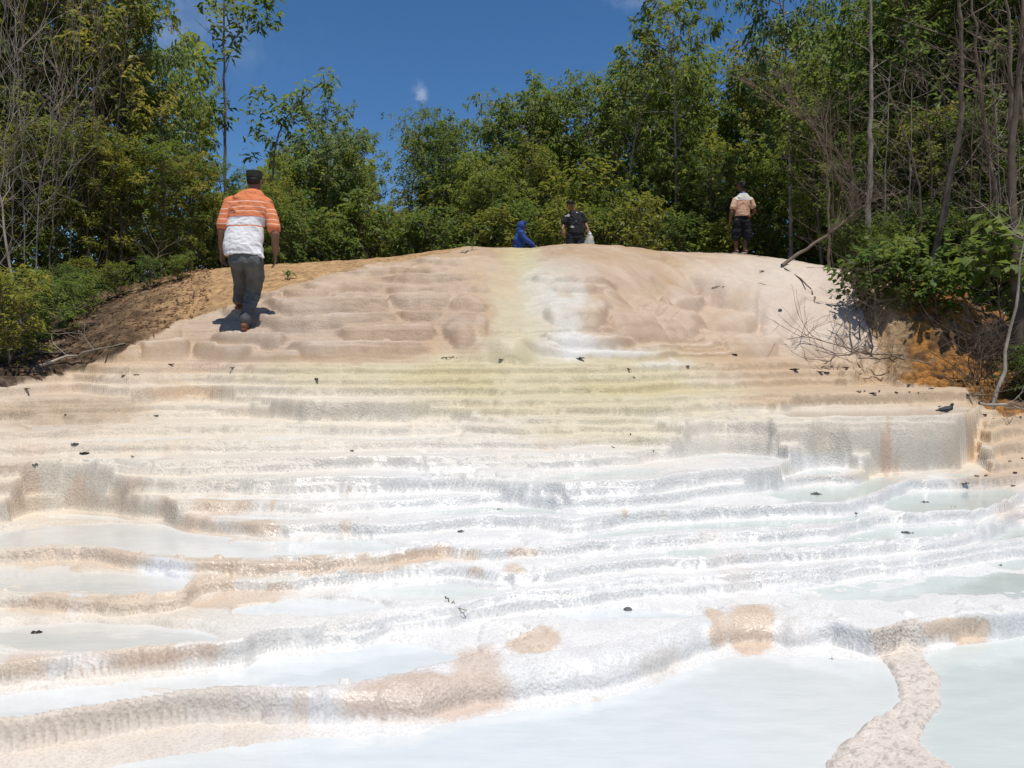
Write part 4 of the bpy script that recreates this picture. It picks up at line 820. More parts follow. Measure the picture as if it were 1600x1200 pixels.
# ------------------------------------------------------------------ people: one continuous body each, clothing as children
import bmesh
from mathutils import Matrix
class Body:
    """collects overlapping rounded solids and fuses them into one smooth skin"""
    def __init__(s): s.bm = bmesh.new()
    def ball(s, c, rad, rot=(0, 0, 0)):
        rad = (rad,) * 3 if not hasattr(rad, '__len__') else rad
        M = Matrix.Translation(c) @ Matrix.Rotation(rot[2], 4, 'Z') @ Matrix.Rotation(rot[1], 4, 'Y') @ Matrix.Rotation(rot[0], 4, 'X') @ Matrix.Diagonal((*rad, 1))
        bmesh.ops.create_uvsphere(s.bm, u_segments=20, v_segments=12, radius=1, matrix=M)
    def limb(s, pts, rs, flat=1.0):
        """chain of tapered links with a ball at every joint"""
        pts = [Vector(p) for p in pts]
        for p, r in zip(pts, rs): s.ball(p, r)
        for a, b, r0, r1 in zip(pts, pts[1:], rs, rs[1:]):
            d = b - a; L_ = d.length
            if L_ < 1e-6: continue
            M = Matrix.Translation((a + b) / 2) @ d.to_track_quat('Z', 'Y').to_matrix().to_4x4()
            bmesh.ops.create_cone(s.bm, cap_ends=True, segments=20, radius1=r0, radius2=r1, depth=L_, matrix=M)
    def loft(s, rings, k=28):
        """rings: (center, rx, ry, yaw)"""
        vs = []
        for c, rx, ry, yw in rings:
            row = []
            for i in range(k):
                a = 2 * math.pi * i / k; x, y = rx * math.cos(a), ry * math.sin(a)
                row.append(s.bm.verts.new((c[0] + x * math.cos(yw) - y * math.sin(yw), c[1] + x * math.sin(yw) + y * math.cos(yw), c[2])))
            vs.append(row)
        for A, B in zip(vs, vs[1:]):
            for i in range(k): s.bm.faces.new((A[i], A[(i + 1) % k], B[(i + 1) % k], B[i]))
        s.bm.faces.new(vs[0][::-1]); s.bm.faces.new(vs[-1])
    def build(s, name, m, parent=None, voxel=.006, smooth=4, fac=.5, folds=0.0):
        bmesh.ops.recalc_face_normals(s.bm, faces=s.bm.faces)
        me = bpy.data.meshes.new(name); s.bm.to_mesh(me); s.bm.free()
        t = bpy.data.objects.new(name + '_tmp', me); C.objects.link(t)
        md = t.modifiers.new('r', 'REMESH'); md.mode = 'VOXEL'; md.voxel_size = voxel; md.use_smooth_shade = True
        if smooth: sm = t.modifiers.new('s', 'SMOOTH'); sm.iterations = smooth; sm.factor = fac
        dg = bpy.context.evaluated_depsgraph_get(); dg.update()
        m2 = bpy.data.meshes.new_from_object(t.evaluated_get(dg)); m2.name = name
        bpy.data.objects.remove(t); bpy.data.meshes.remove(me)
        if folds:
            n = len(m2.vertices); co_ = np.empty(n * 3); nr = np.empty(n * 3)
            m2.vertices.foreach_get('co', co_); m2.vertices.foreach_get('normal', nr); co_ = co_.reshape(-1, 3); nr = nr.reshape(-1, 3)
            h = fbm(co_[:, 0] * 7 + co_[:, 2] * 5 + co_[:, 1] * 3, co_[:, 2] * 9 - co_[:, 0] * 4 + co_[:, 1] * 4, 3, 3)
            h = (1 - np.abs(h) * 2.2)
            m2.vertices.foreach_set('co', (co_ + nr * (h * folds)[:, None]).ravel()); m2.update()
        m2.materials.clear(); m2.materials.append(m)
        m2.polygons.foreach_set('use_smooth', np.ones(len(m2.polygons), bool))
        return mesh_obj(name, m2, parent)
def V3(*a): return Vector(a)
def head(b, c, yaw, k=1.0, tilt=0.0):
    """yaw 0 faces +Y; returns a mapper from face space to body space"""
    M = Matrix.Translation(c) @ Matrix.Rotation(yaw, 4, 'Z') @ Matrix.Rotation(-tilt, 4, 'X')
    T = lambda x, y, z: M @ V3(x * k, y * k, z * k)
    ro = (-tilt, 0, yaw)
    b.ball(T(0, -.012, .03), (.074 * k, .092 * k, .088 * k), ro)        # skull
    b.ball(T(0, .018, -.035), (.058 * k, .068 * k, .075 * k), ro)       # face
    b.ball(T(0, .045, -.088), (.030 * k, .030 * k, .022 * k), ro)       # chin
    b.limb([T(0, .085, .012), T(0, .104, -.028)], [.011 * k, .015 * k])  # nose
    b.ball(T(0, .080, -.058), (.024 * k, .010 * k, .009 * k), ro)       # lips
    for s_ in (-1, 1):
        b.ball(T(.076 * s_, -.004, -.012), (.010 * k, .020 * k, .032 * k), ro)  # ears
        b.ball(T(.030 * s_, .075, .022), (.022 * k, .010 * k, .008 * k), ro)    # brow
    return T
def hand(b, wrist, d, side, palm_n, k=1.0, curl=.5):
    """relaxed hand hanging along d; palm_n faces the palm side, side is the thumb direction"""
    d = Vector(d).normalized(); s_ = Vector(side).normalized(); n = Vector(palm_n).normalized(); w = Vector(wrist)
    for t in (-.026, -.009, .009, .026): b.limb([w + d * .01 * k + s_ * t * .6 * k, w + d * .085 * k + s_ * t * k], [.015 * k, .0135 * k])
    for t, L_ in ((-.030, .062), (-.010, .078), (.010, .084), (.030, .074)):
        p0 = w + d * .085 * k + s_ * t * k; p1 = p0 + (d + n * curl * .5).normalized() * L_ * .45 * k
        p2 = p1 + (d + n * curl * 1.3).normalized() * L_ * .32 * k; p3 = p2 + (d + n * curl * 2.2).normalized() * L_ * .25 * k
        b.limb([p0, p1, p2, p3], [.0098 * k, .0088 * k, .008 * k, .0068 * k])
    t0 = w + d * .028 * k + s_ * .026 * k; t1 = t0 + (d * .6 + s_ * .7 + n * .3).normalized() * .038 * k; t2 = t1 + (d * .9 + s_ * .25 + n * .4).normalized() * .030 * k
    b.limb([t0, t1, t2], [.014 * k, .011 * k, .0085 * k])
def skin_mat(name, c): return simple(name, c, .5, .12, 14, .15, 90, .4)
def eyes(T, parent, k=1.0, m=None):
    for s_ in (-1, 1):
        b = Body(); b.ball(T(.030 * s_, .078, .004), (.013 * k, .010 * k, .0075 * k)); b.build('eye', m or M_EYE, parent, .003, 1)
M_EYE = simple('eye_dark', (.03, .025, .02), .3, .1)
M_HAIR = simple('black_hair', (.012, .010, .009), .55, .3, 40, .5, 160)
M_SKIN = skin_mat('brown_skin', (.205, .098, .055)); M_SKIND = skin_mat('dark_brown_skin', (.13, .060, .035))
def stripes_mat(name, stops, scale=6):
    m, nt, b = mat(name); N = nt.nodes.new; L = nt.links.new
    tc = N('ShaderNodeTexCoord'); sx = N('ShaderNodeSeparateXYZ'); nz = N('ShaderNodeTexNoise'); nz.inputs['Scale'].default_value = scale
    L(tc.outputs['Object'], sx.inputs[0]); L(tc.outputs['Object'], nz.inputs['Vector'])
    ma = N('ShaderNodeMath'); ma.operation = 'MULTIPLY_ADD'; ma.inputs[1].default_value = .025; L(nz.outputs['Fac'], ma.inputs[0]); L(sx.outputs['Z'], ma.inputs[2])
    mr = N('ShaderNodeMapRange'); mr.inputs[1].default_value = .5; mr.inputs[2].default_value = 1.7; L(ma.outputs[0], mr.inputs[0])
    r = N('ShaderNodeValToRGB'); r.color_ramp.interpolation = 'CONSTANT'; e = r.color_ramp.elements
    for i, (z, c) in enumerate(stops):
        q = (z + .0125 - .5) / 1.2
        x = e[i] if i < 2 else e.new(q)
        x.position = q; x.color = c + (1,)
    L(mr.outputs[0], r.inputs['Fac']); L(r.outputs['Color'], b.inputs['Base Color']); b.inputs['Roughness'].default_value = .85; b.inputs['Specular IOR Level'].default_value = .15
    return m
def person(loc, label, rz=0):
    o = empty('person', loc, rz); return o

# ---- man in the orange striped polo, walking up the terraces, seen from behind
fx, fy, fz = hit(380, 517)
k1 = fy / 8.25
root1 = (fx, fy, fz)
def plane(cx, cy, cz, s_=1.0):              # photo point + depth offset -> local metres
    return lambda p, y, dy=0.0: V3((p - 800) / F * (cy + dy * s_) - cx, dy * s_, hz(y, cy + dy * s_) - cz)
S = plane(*root1, k1)
body = Body()
hc = S(398, 283, .20)
T = head(body, hc, R(-14), k1, R(4))
body.limb([S(396, 300, .17), hc + V3(0, -.01, -.03)], [.062 * k1, .058 * k1])
sl, sr = S(358, 318, .10), S(419, 320, .14)
hl, hr = S(373, 402, -.02), S(395, 404, -.02)
body.loft([(S(383, 408, -.03), .155 * k1, .115 * k1, 0), (S(382, 385, 0), .150 * k1, .11 * k1, 0), (S(385, 350, .05), .165 * k1, .115 * k1, 0), (S(388, 322, .10), .185 * k1, .11 * k1, 0), (S(391, 306, .13), .11 * k1, .085 * k1, 0)])
# arms
el, wl_ = S(347, 362, .02), S(347, 392, .10)
er, wr_ = S(430, 366, .05), S(430, 396, .10)
body.limb([sl, el, wl_], [.062 * k1, .047 * k1, .030 * k1]); body.limb([sr, er, wr_], [.062 * k1, .047 * k1, .030 * k1])
hand(body, wl_, (-.02, .12, -1), (.25, 1, .1), (1, -.1, .1), k1, .5); hand(body, wr_, (-.02, .10, -1), (-.25, 1, .1), (-1, -.1, .1), k1, .5)
# legs: right one planted low with bent knee, left one a step up
kl, al = S(377, 440, .30), S(373, 468, .36)
kr, ar = S(397, 455, .16), S(383, 502, -.02)
body.limb([hl, kl, al], [.092 * k1, .062 * k1, .042 * k1]); body.limb([hr, kr, ar], [.095 * k1, .062 * k1, .042 * k1])
body.limb([al + V3(0, -.03, -.035), al + V3(-.01, .06, -.055), al + V3(-.012, .15, -.062)], [.038 * k1, .034 * k1, .022 * k1])
body.limb([ar + V3(0, -.03, -.045), ar + V3(0, .07, -.06), ar + V3(.005, .15, -.068)], [.038 * k1, .034 * k1, .022 * k1])
p1 = body.build('person', M_SKIN, None, .005, 5)
p1.location = root1
tag(p1, 'man in an orange and white striped polo walking up the terraces with his back turned', 'person')
eyes(T, p1, k1)
OR = (.64, .205, .09); PALE = (.80, .50, .38); WH = (.74, .72, .72)
zf = lambda y: (517 - y) * fy / F
m_polo = stripes_mat('striped_polo', [(.5, WH), (zf(357), OR), (zf(354.5), WH), (zf(342), (.30, .16, .20)), (zf(340.5), OR), (zf(333.5), PALE), (zf(332), OR), (zf(326), PALE), (zf(324.5), OR), (zf(317), PALE), (zf(315.6), OR)])
m_slv = stripes_mat('striped_sleeve', [(.5, OR), (zf(352), PALE), (zf(350.5), OR), (zf(345), PALE), (zf(343.5), OR), (zf(336), PALE), (zf(334.5), OR), (zf(328), PALE), (zf(326.5), OR)])
b = Body()
b.loft([(S(381, 399, -.05), .200 * k1, .150 * k1, 0), (S(380, 385, -.03), .205 * k1, .152 * k1, 0), (S(382, 365, .02), .198 * k1, .15 * k1, 0), (S(386, 345, .06), .20 * k1, .142 * k1, 0), (S(388, 325, .09), .215 * k1, .138 * k1, 0), (S(390, 311, .12), .195 * k1, .118 * k1, 0), (S(392, 302, .14), .13 * k1, .10 * k1, 0), (S(394, 298, .15), .085 * k1, .082 * k1, 0)])
b.ball(sl + V3(.02, 0, .0), .076 * k1); b.ball(sr + V3(-.02, 0, .0), .076 * k1)
b.limb([S(403, 394, -.10), S(411, 402, -.11)], [.03 * k1, .013 * k1])
b.build('polo_shirt', m_polo, p1, .006, 5, folds=.010)
for a_, e_, n_ in ((sl, el, 1), (sr, er, -1)):
    b = Body(); b.limb([a_ + V3(.012 * n_, 0, .0), a_ + (e_ - a_) * .5, a_ + (e_ - a_) * .78], [.072 * k1, .072 * k1, .074 * k1]); b.build('sleeve', m_slv, p1, .006, 3, folds=.005)
b = Body(); b.limb([S(388, 301, .15), S(394, 297, .16), S(401, 300, .15)], [.03 * k1, .034 * k1, .03 * k1]); b.build('collar', simple('collar_orange', OR, .85, .08), p1, .006, 3)
m_tr = simple('grey_trousers', (.10, .105, .105), .85, .25, 9, .3, 60, .15)
b = Body()
b.loft([(S(383, 414, -.05), .150 * k1, .128 * k1, 0), (S(382, 400, -.05), .160 * k1, .135 * k1, 0), (S(382, 388, -.03), .168 * k1, .135 * k1, 0)])
b.ball(S(372, 408, -.08), .095 * k1); b.ball(S(395, 409, -.07), .10 * k1)
b.limb([hl, kl, al + V3(0, 0, .00)], [.098 * k1, .074 * k1, .060 * k1]); b.limb([hr, S(399, 430, .06), kr, ar + V3(0, 0, .015)], [.105 * k1, .092 * k1, .076 * k1, .060 * k1])
b.build('trousers', m_tr, p1, .006, 5, folds=.010)
b = Body(); b.ball(hc + V3(0, -.014, .042) * k1, (.084 * k1, .100 * k1, .060 * k1)); b.loft([(hc + V3(0, -.014, .028) * k1, .083 * k1, .100 * k1, 0), (hc + V3(0, -.014, .105) * k1, .084 * k1, .098 * k1, 0)])
b.ball(hc + V3(-.012, .135, .035) * k1, (.062 * k1, .055 * k1, .010 * k1)); b.build('cap', simple('olive_cap', (.030, .032, .022), .9, .3, 20), p1, .005, 3)
b = Body(); b.ball(hc + V3(0, -.028, .0) * k1, (.078 * k1, .088 * k1, .060 * k1)); b.build('hair', M_HAIR, p1, .005, 3)
m_sd = simple('brown_sandal', (.20, .075, .035), .7, .3, 20)
for a_ in (al, ar):
    b = Body(); c0 = a_ + V3(.0, -.055, -.088) * k1
    b.loft([(c0 + V3(0, .115, -.012) * k1, .046 * k1, .135 * k1, 0), (c0 + V3(0, .115, .010) * k1, .045 * k1, .132 * k1, 0)]); b.limb([c0 + V3(-.042, .12, .01) * k1, c0 + V3(0, .10, .058) * k1, c0 + V3(.042, .12, .01) * k1], [.012 * k1] * 3)
    b.build('sandal', m_sd, p1, .005, 2)

# ---- capped man standing at the crest on the right, back turned, looking left
gx, gy, gzz = at(1158, 17.15); k2 = 1.0
gy2 = gy; gzz = hz(396.5, gy)
S = plane(gx, gy, gzz)
body = Body(); hc = S(1158, 290, .02); T = head(body, hc, R(62), .95)
body.limb([S(1161, 302, 0), hc + V3(.01, -.01, -.03)], [.06, .055])
sl, sr = S(1149, 313, -.01), S(1173, 313, .02); hl, hr = S(1153, 345), S(1165, 345)
body.loft([(S(1159, 346), .145, .10, 0), (S(1160, 330), .14, .10, 0), (S(1161, 316), .18, .10, 0), (S(1161, 305), .10, .08, 0)])
el, wl_ = S(1143, 333, -.05), S(1140, 350, .04); er, wr_ = S(1179, 330, .02), S(1172, 338, .20)
body.limb([sl, el, wl_], [.058, .044, .030]); body.limb([sr, er, wr_], [.055, .042, .030])
hand(body, wl_, (-.1, .2, -1), (.2, 1, 0), (1, 0, .2), 1, .4); hand(body, wr_, (-.6, .6, .1), (.2, .3, 1), (-.5, .2, 0), 1, .8)
body.limb([hl, S(1151, 372, .03), S(1150, 391, 0)], [.09, .058, .038]); body.limb([hr, S(1165, 372, .02), S(1164, 391, -.02)], [.09, .058, .038])
for q in (S(1150, 393.5, 0), S(1164, 393.5, -.02)): body.limb([q + V3(.02, -.05, 0), q + V3(-.03, .08, -.005), q + V3(-.06, .14, -.008)], [.036, .034, .022])
p2 = body.build('person', M_SKIND, None, .006, 5); p2.location = (gx, gy, gzz)
tag(p2, 'man in a dark cap, peach shirt and black shorts standing on the crest', 'person')
eyes(T, p2)
zs = lambda y: (396.5 - y) * gy2 / F
m_sh = stripes_mat('yoked_shirt', [(.4, (.70, .44, .29)), (zs(314), (.70, .68, .62))])
b = Body(); b.loft([(S(1160, 338), .165, .13, 0), (S(1160, 330), .158, .125, 0), (S(1161, 318), .172, .12, 0), (S(1161, 309), .16, .105, 0), (S(1161, 303), .09, .085, 0)]); b.ball(sl + V3(.02, 0, 0), .068); b.ball(sr + V3(-.02, 0, 0), .068); b.build('shirt', m_sh, p2, .007, 4, folds=.010)
m_ss = simple('peach_sleeve', (.70, .45, .30), .85, .1)
for a_, e_ in ((sl, el), (sr, er)): b = Body(); b.limb([a_, a_ + (e_ - a_) * .55], [.066, .070]); b.build('sleeve', m_ss, p2, .007, 3, folds=.004)
b = Body(); b.limb([S(1157, 302.5, 0), S(1161, 301, -.05), S(1165, 302.5, 0)], [.026, .028, .026]); b.build('collar', simple('blue_collar', (.10, .14, .35), .8, .1), p2, .006, 2)
b = Body(); b.loft([(S(1159, 348), .155, .12, 0), (S(1159, 337), .145, .115, 0)]); b.limb([S(1153, 347), S(1150.5, 370, .02)], [.10, .108]); b.limb([S(1165, 347), S(1168, 370, .0)], [.10, .108]); b.build('shorts', simple('black_shorts', (.010, .011, .015), .9, .2), p2, .007, 4, folds=.012)
b = Body(); b.ball(hc + V3(.01, -.01, .05), (.088, .092, .055)); b.ball(hc + V3(-.10, .06, .035), (.065, .055, .010), (0, .15, R(62))); b.build('cap', simple('dark_cap', (.025, .024, .018), .9, .3), p2, .006, 3)
b = Body(); b.ball(hc + V3(.03, -.035, -.01), (.074, .072, .085)); b.build('hair', M_HAIR, p2, .006, 3)
m_s2 = simple('white_sandal', (.6, .56, .52), .7, .2)
for q in (S(1150, 395.2, 0), S(1164, 395.2, -.02)): b = Body(); b.loft([(q + V3(-.02, .04, -.01), .045, .125, .35), (q + V3(-.02, .04, .008), .044, .122, .35)]); b.limb([q + V3(-.06, .03, .0), q + V3(-.03, .07, .045), q + V3(.02, .09, .0)], [.012] * 3); b.build('sandal', m_s2, p2, .006, 2)

# ---- man in black standing behind the crest, looking down to the left, holding a clear bag
gx, gy, gzz = at(899, 17.0); g3 = gzz; top3 = hz(309, 17.0)
h3 = top3 - gzz; k3 = h3 / 1.68
S = plane(gx, gy, gzz)
body = Body(); hc = S(891, 321, -.05); T = head(body, hc, R(150), k3 * .98, R(20))
body.limb([S(896, 331, 0), hc + V3(.01, .01, -.03)], [.058, .055])
sl, sr = S(887, 337, -.03), S(908, 336, 0)
body.loft([(S(900, 369), .15, .11, 0), (S(899, 355), .15, .11, 0), (S(898, 342), .175, .11, 0), (S(897, 332), .10, .08, 0)])
el, wl_ = S(881, 350, -.04), S(879, 359, -.14); er, wr_ = S(914, 348, .02), S(919, 358, -.10)
body.limb([sl, el, wl_], [.058, .042, .029]); body.limb([sr, er, wr_], [.058, .042, .029])
hand(body, wl_, (.1, -.35, -1), (.9, -.4, 0), (.3, .6, 0), k3, .3); hand(body, wr_, (.3, -.4, -.8), (-.7, -.6, 0), (-.4, .5, .1), k3, 1.0)
hipz = S(900, 370).z
for sx_, dx in ((-.085, -.10), (.085, .11)):
    body.limb([V3(sx_, 0, hipz), V3(dx, -.02, hipz * .55), V3(dx, .02, .09)], [.095, .060, .040]); body.limb([V3(dx, .04, .05), V3(dx * 1.1, -.08, .035), V3(dx * 1.2, -.16, .03)], [.038, .035, .024])
p3 = body.build('person', M_SKIN, None, .006, 5); p3.location = (gx, gy, gzz)
tag(p3, 'man in a black patterned shirt behind the crest looking down beside the crouching figure', 'person')
eyes(T, p3, k3)
m_bk, nt_, bs_ = mat('black_print_shirt'); vo = nt_.nodes.new('ShaderNodeTexNoise'); vo.inputs['Scale'].default_value = 9; vo.inputs['Detail'].default_value = 1; tc0 = nt_.nodes.new('ShaderNodeTexCoord'); nt_.links.new(tc0.outputs['Object'], vo.inputs['Vector'])
rr_ = nt_.nodes.new('ShaderNodeValToRGB'); rr_.color_ramp.elements[0].position = .66; rr_.color_ramp.elements[0].color = (.010, .011, .014, 1); rr_.color_ramp.elements[1].position = .69; rr_.color_ramp.elements[1].color = (.55, .53, .50, 1)
nt_.links.new(vo.outputs['Fac'], rr_.inputs['Fac']); nt_.links.new(rr_.outputs['Color'], bs_.inputs['Base Color']); bs_.inputs['Roughness'].default_value = .85
b = Body(); b.loft([(S(900, 366), .19, .14, 0), (S(899, 355), .185, .135, 0), (S(898, 343), .20, .13, 0), (S(897, 335), .17, .115, 0), (S(896, 330.5), .085, .08, 0)])
for a_, e_ in ((sl, el), (sr, er)): b.limb([a_, a_ + (e_ - a_) * .75], [.076, .076])
b.build('shirt', m_bk, p3, .007, 4, folds=.009)
b = Body(); b.loft([(V3(.0, 0, hipz - .05), .18, .13, 0), (V3(0, 0, hipz + .06), .165, .12, 0)])
for sx_, dx in ((-.085, -.10), (.085, .11)): b.limb([V3(sx_, 0, hipz), V3(dx, -.02, hipz * .5)], [.115, .12])
b.build('shorts', simple('dark_shorts', (.014, .016, .022), .9, .2), p3, .007, 4, folds=.01)
b = Body(); b.ball(T(0, -.012, .055), (.082, .098, .074)); b.ball(T(0, -.06, .0), (.068, .05, .07)); b.build('hair', M_HAIR, p3, .006, 3)
# the clear bag with yellow contents
m_bag, nt_, bs_ = mat('clear_plastic'); bs_.inputs['Base Color'].default_value = (.75, .78, .80, 1); bs_.inputs['Roughness'].default_value = .15; bs_.inputs['Alpha'].default_value = .42
hp = p3.location + wr_ + V3(.02, -.04, -.08)
b = Body(); b.limb([V3(0, 0, 0), V3(.01, 0, -.05), V3(.01, 0, -.14), V3(.0, 0, -.28), V3(-.01, 0, -.42)], [.016, .045, .085, .11, .085]); bag = b.build('plastic_bag', m_bag, None, .007, 4, folds=.016); bag.location = hp
tag(bag, 'clear plastic bag hanging from the hand of the man in black', 'bag')
b = Body(); b.ball(V3(.035, -.02, -.13), (.05, .04, .04), (0, .5, 0)); b.ball(V3(.0, 0, -.36), (.06, .05, .05)); b.build('contents', simple('yellow_wrapper', (.75, .55, .12), .5, .3, 12), bag, .006, 2)

# ---- figure in a blue hooded jacket crouching behind the crest, facing right
D4 = 16.0
gx, gy, gzz = at(816, D4)
S = plane(gx, gy, gzz)
body = Body(); hc = S(816.5, 354.5, 0); T = head(body, hc, R(-80), .92, R(8))
body.limb([S(814, 361), hc + V3(-.01, 0, -.03)], [.055, .052])
pel = V3(-.10, 0, .24)
body.limb([pel, S(812, 374), S(813, 366)], [.105, .10, .08])
for s_ in (-1, 1):
    sh = S(813.5, 366.5) + V3(.01, s_ * .14, 0); elb = S(821, 376) + V3(0, s_ * .15, -.0); wr = S(832, 383) + V3(.02, s_ * .10, -.02)
    body.limb([sh, elb, wr], [.055, .042, .029]); hand(body, wr, (1, 0, -.35), (0, -s_, .3), (0, 0, -1), .92, .4)
    kn = V3(.26, s_ * .16, .46); an = V3(.06, s_ * .13, .09)
    body.limb([pel + V3(0, s_ * .08, 0), kn, an], [.09, .062, .042]); body.limb([an + V3(-.03, 0, -.035), an + V3(.07, 0, -.05), an + V3(.15, 0, -.058)], [.036, .033, .023])
p4 = body.build('person', M_SKIN, None, .006, 5); p4.location = (gx, gy, gzz)
tag(p4, 'crouching figure in a blue hooded jacket, only head and shoulders above the crest', 'person')
eyes(T, p4, .92)
m_bl = simple('blue_jacket', (.030, .070, .235), .8, .2, 8, .2, 40, .2)
b = Body(); b.limb([pel + V3(.0, 0, .0), S(811, 376), S(812.5, 368.5), S(814, 364)], [.125, .12, .10, .075])
for s_ in (-1, 1):
    sh = S(813.5, 366.5) + V3(.01, s_ * .14, 0); elb = S(821, 376) + V3(0, s_ * .15, -.0); wr = S(832, 383) + V3(.02, s_ * .10, -.02)
    b.limb([sh, elb, elb + (wr - elb) * .9], [.068, .056, .044])
b.build('jacket', m_bl, p4, .007, 4, folds=.010)
b = Body(); b.ball(hc + V3(-.028, 0, .018), (.092, .092, .104)); b.limb([hc + V3(-.05, 0, -.06), S(812.5, 364.5)], [.085, .09]); b.ball(hc + V3(.055, 0, .085), (.050, .075, .018), (0, .35, 0)); b.build('hood', m_bl, p4, .006, 4, folds=.006)
b = Body(); 
for s_ in (-1, 1): b.limb([pel + V3(0, s_ * .08, 0), V3(.26, s_ * .16, .46), V3(.07, s_ * .13, .14)], [.115, .085, .065])
b.build('trousers', simple('navy_trousers', (.02, .025, .05), .85, .2), p4, .007, 3)

# ------------------------------------------------------------------ bird at the pool edge
bx_, by_, bz_ = hit(1476, 645)
m_bd = simple('dark_plumage', (.022, .026, .030), .6, .35, 40)
b = Body()
Bp = lambda p, y: V3((p - 1476) * by_ / F, 0, (646 - y) * by_ / F)
b.limb([Bp(1485, 639), Bp(1478, 640.5), Bp(1470, 641.5)], [.022, .027, .018]); b.limb([Bp(1470, 641.5), Bp(1462, 642.5)], [.014, .005])
b.limb([Bp(1486, 637), Bp(1487, 634)], [.016, .012]); b.ball(Bp(1488, 633), .0125); b.limb([Bp(1489.5, 633), Bp(1491.5, 633.3)], [.005, .0015])
bird = b.build('bird', m_bd, None, .0025, 2); bird.location = (bx_, by_, bz_)
tag(bird, 'small dark bird standing at the right end of the upper pool', 'bird')
for s_ in (-1, 1): b = Body(); b.limb([Bp(1480, 642) + V3(0, s_ * .010, 0), Bp(1480.5, 646) + V3(0, s_ * .010, 0)], [.003, .0025]); b.limb([Bp(1480.5, 646) + V3(0, s_ * .010, 0), Bp(1482.5, 646) + V3(0, s_ * .010, 0)], [.0025, .0015]); b.build('leg', M_TWIGD, bird, .0015, 0)
b = Body(); b.limb([Bp(1483, 639) + V3(0, -.022, 0), Bp(1476, 640.5) + V3(0, -.024, 0), Bp(1466, 642) + V3(0, -.012, 0)], [.012, .012, .004]); b.build('wing', simple('slate_wing', (.035, .045, .055), .6, .2), bird, .002, 2)
SKY_SAT, SKY_VAL, SKY_HUE, SKY_STR, SUN_STR, EXPO = 1.2, 1.0, .5, .085, 3.6, 0.3
# ------------------------------------------------------------------ fallen leaves, bark chips and stones on the travertine
M_FL = simple('fallen_leaf', (.040, .028, .022), .7, .4, 30); M_FLB = simple('fallen_leaf_brown', (.13, .075, .045), .7, .4, 30); M_GREY = simple('dark_stone', (.12, .12, .12), .9, .3, 40, .5, 90)
def fallen(p, y, wpx, hpx, rot, label, m=None, lift=.006, cat='leaf', up_=.14):
    x, yy, z = hit(p, y); s = yy / F
    L_ = max(wpx * s * .76, .014); W_ = L_ * .42; r = np.random.RandomState(int(p * 7 + y))
    n = 9; v = []; f = []
    for i in range(n):
        t = i / (n - 1); w_ = W_ * math.sin(math.pi * (t * .92 + .04)) ** .8 * .5
        cz = up_ * L_ * ((t - .5) ** 2) * 1.6 + r.normal() * .003
        for j, q in enumerate((-1, 0, 1)): v.append(((t - .5) * L_, q * w_, cz + abs(q) * w_ * .55 + r.normal() * .0015))
    for i in range(n - 1):
        for j in (0, 1): a = i * 3 + j; f.append((a, a + 3, a + 4, a + 1))
    o = mesh_obj('fallen_leaf', np_mesh('fallen_leaf', np.array(v), np.array(f), True, [m or M_FL]))
    sol = o.modifiers.new('thickness', 'SOLIDIFY'); sol.thickness = .0025
    o.location = (x, yy, z + lift); o.rotation_euler = (r.uniform(-.15, .15), 0, rot)
    tag(o, label, cat, 'fallen leaves on the travertine')
